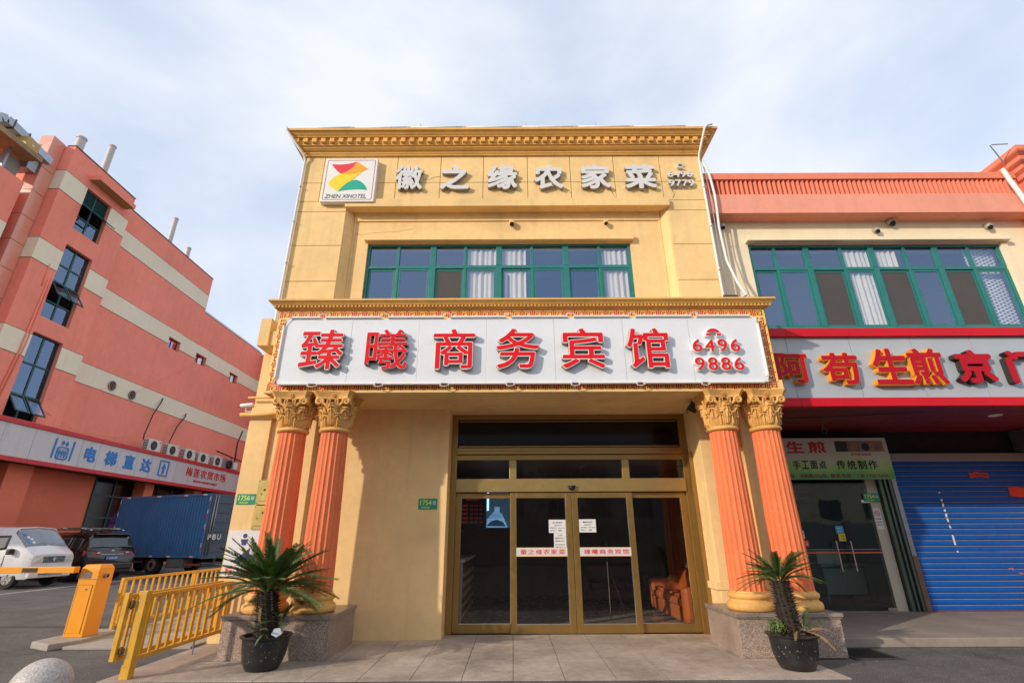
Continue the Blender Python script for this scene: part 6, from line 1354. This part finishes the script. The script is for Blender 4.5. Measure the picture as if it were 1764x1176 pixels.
bx('chassis_rail', BLACK, T, -L2 - 1.3, L2, -.45, -.33, .52, .70); bx('chassis_rail', BLACK, T, -L2 - 1.3, L2, .33, .45, .52, .70)
bx('toolbox', pm('toolbox_grey', (.13, .13, .12), .6, dirt=.3), T, .95, 1.95, -hw + .02, -.6, .32, .70, bevel=.02); bx('toolbox_lid', MATS['toolbox_grey'], T, 1.0, 1.9, -hw + .0, -hw + .02, .36, .64)
bx('side_guard', pm('guard_red', (.25, .06, .04), .6, dirt=.3), T, -2.3, -1.1, -hw + .02, -hw + .05, .50, .58); bx('side_guard', MATS['guard_red'], T, 2.1, 3.0, -hw + .02, -hw + .05, .42, .50); bx('underrun_bar', BLACK, T, 2.85, 2.95, -1.0, 1.0, .35, .48); bx('mudguard', BLACK, T, -.62, -.56, -hw + .05, -.5, .35, .72)
for (x, dual) in ((-.0, 1), (-3.55, 0)):
    for s in (-1, 1):
        m = MB(); m.wheel(x, s * .92, .42, .42, .26); wo = m.build('wheel', TYRE, T, smooth=True, auto=40); m = MB(); m.wheel(x, s * 1.01, .42, .25, .10); ro = m.build('rim', RIM, wo, smooth=True, auto=40); m = MB(); m.wheel(x, s * 1.065, .42, .10, .03); m.build('hub', BLACK, wo, smooth=True, auto=40)
stc = [(-4.55, [(.85, .45), (.92, .7), (.92, 1.2), (.88, 1.35), (.8, 1.4), (0, 1.42)]), (-4.35, [(.9, .42), (.96, .7), (.96, 1.25), (.90, 1.55), (.82, 1.7), (0, 1.75)]),
       (-3.95, [(.9, .42), (.98, .7), (.98, 1.3), (.90, 2.0), (.80, 2.15), (0, 2.2)]), (-3.1, [(.9, .42), (.98, .7), (.98, 1.3), (.92, 2.05), (.82, 2.2), (0, 2.25)])]
shell(stc).build('cab', CABB, T, smooth=True, auto=38); patch(stc, 'windscreen', CARGL, T, .2, 1.85, 3.2, 5, both=True)
for s in (-1, 1): patch(stc, 'side_window', CARGL, T, 2.1, 2.8, 2.1, 2.85, s)
fa = MB(); fa.prism([(-4.1, 2.2), (-3.15, 2.2), (-3.15, 3.05), (-3.3, 3.02), (-3.9, 2.5)], -.80, .80); fa.build('roof_fairing', CABB, T, bevel=.04)
MB().tube([(-3.0, -1.0, .8), (-3.0, -1.0, 2.4), (-3.05, -.6, 2.5)], .02, 6).build('ladder', INKB, T, smooth=True)
ang = math.degrees(math.atan2(22.617 - 24.889, -13.03 + 18.911))
mid = Vector(((-18.911 - 13.033) / 2, (24.889 + 22.617) / 2, 0)); nrm = Vector((-math.sin(R(ang)), math.cos(R(ang)), 0))
place(T, mid + nrm * 1.16, ang)
# ================================================================== ACROSS THE ROAD (seen in the glass)
OW = empty('street_wall', 'long grey compound wall across the road behind the camera', 'wall', (0, -16, 0))
wg = pm('wall_grey', (.34, .34, .33), .85, var=.1, dirt=.2)
for k in range(14): bx('wall_bay', wg, OW, -42 + k * 6, -36.25 + k * 6, -16.2, -16, -.01, 2.3); bx('wall_pier', wg, OW, -36.25 + k * 6, -36 + k * 6, -16.3, -15.9, -.01, 2.5)
OB = empty('backdrop_house', 'grey flat roofed house behind the compound wall across the road', 'building', (6, -30, 0)); bx('wall', wg, OB, -6, 18, -36, -28, 0, 11)
for i in range(6):
    for j in range(2): bx('window', pm('far_window', (.13, .14, .15), .5), OB, -4.5 + i * 3.8, -2.6 + i * 3.8, -28, -27.97, 3.0 + j * 3.2, 4.6 + j * 3.2)
for (x0, x1, h, mt, lab) in ((-48, -30, 12, SALM, 'added salmon block darkening the glass reflections, at the left end behind the compound wall across the road'), (-28, -8, 10, CRMW, 'added cream block darkening the glass reflections, left of the grey house across the road'), (20, 46, 11.5, CRMW, 'added cream block darkening the glass reflections, right of the grey house across the road')):  # blocks added as a tall backdrop, keeping bright sky out of the glass reflections
    FW = pm('far_window', (.13, .14, .15), .5); ob = empty('backdrop_house', lab, 'building', ((x0 + x1) / 2, -30, 0)); bx('wall', mt, ob, x0, x1, -36, -28, 0, h)
    for i in range(int((x1 - x0) / 4)):
        for j in range(2): bx('window', FW, ob, x0 + 1.4 + i * 4, x0 + 3.2 + i * 4, -28, -27.97, 3.0 + j * 3.4, 4.6 + j * 3.4)
bx('road_kerb', CONC, None, -60, 60, -13.2, -13.0, -.01, .12); bpy.data.objects['road_kerb']['kind'] = 'structure'
def tree(x, y, h, cr, seed, label):
    random.seed(seed); t = empty('street_tree', label, 'tree', (x, y, 0), 'street trees across the road'); m = MB(); m.tube([(x, y, 0), (x + .1, y, h * .3), (x - .05, y + .1, h * .5), (x, y, h * .75)], .16, 10, r1=.06)
    for k in range(7): a = random.uniform(0, 6.28); z = h * random.uniform(.35, .6); m.tube([(x, y, z), (x + math.cos(a) * cr * .4, y + math.sin(a) * cr * .4, z + cr * .5), (x + math.cos(a) * cr * .75, y + math.sin(a) * cr * .75, z + cr * .8)], .06, 6, r1=.015)
    m.build('trunk', WOODC, t, smooth=True); m = MB(); cl_ = [(Vector((x, y, h * .68)) + Vector((random.gauss(0, cr * .42), random.gauss(0, cr * .42), random.gauss(0, cr * .36)))) for k in range(26)]
    for c in cl_:
        for k in range(90):
            p = c + Vector((random.gauss(0, .38), random.gauss(0, .38), random.gauss(0, .3))); d = Vector((random.uniform(-1, 1), random.uniform(-1, 1), random.uniform(-.6, .6))).normalized(); b = d.cross(Vector((0, 0, 1))).normalized(); s = random.uniform(.06, .12)
            m.add([p - d * s, p + b * s * .5, p + d * s, p - b * s * .5], [(0, 1, 2, 3)])
    m.build('crown', TREEL, t, fix=False)
tree(-9.5, -12, 7.5, 2.6, 1, 'street tree across the road, at the far left of the row'); tree(-3.2, -12, 8.2, 2.8, 2, 'street tree across the road, left of centre in the row'); tree(3.6, -12.2, 7.6, 2.6, 3, 'street tree across the road, right of centre in the row'); tree(10.5, -12, 8, 2.8, 4, 'street tree across the road, at the far right of the row')

# small litter and grit on the asphalt and paving
random.seed(21); lt_ = MB()
for k in range(420):
    x, y = random.choice(((random.uniform(3.9, 9), random.uniform(6.2, 8.1)), (random.uniform(-14, -5), random.uniform(5.5, 16)), (random.uniform(-4.2, 3.6), random.uniform(6.6, 9.1))))
    z = -.0068 if -4.66 < x < 3.78 else -.0108; s_ = random.uniform(.003, .010); a = random.uniform(0, 6.28); c, d = math.cos(a) * s_, math.sin(a) * s_
    lt_.add([(x - c, y - d, z + .001), (x + d * .6, y - c * .6, z + .002), (x + c, y + d, z + .004), (x - d * .6, y + c * .6, z + .002)], [(0, 1, 2, 3)], random.choice((0, 0, 1, 2)))
lt_ = lt_.build('litter', [PAPER, DRYL, BLACK], fix=False, kind='stuff'); lt_['label'] = 'scattered grit and leaf scraps on the ground'
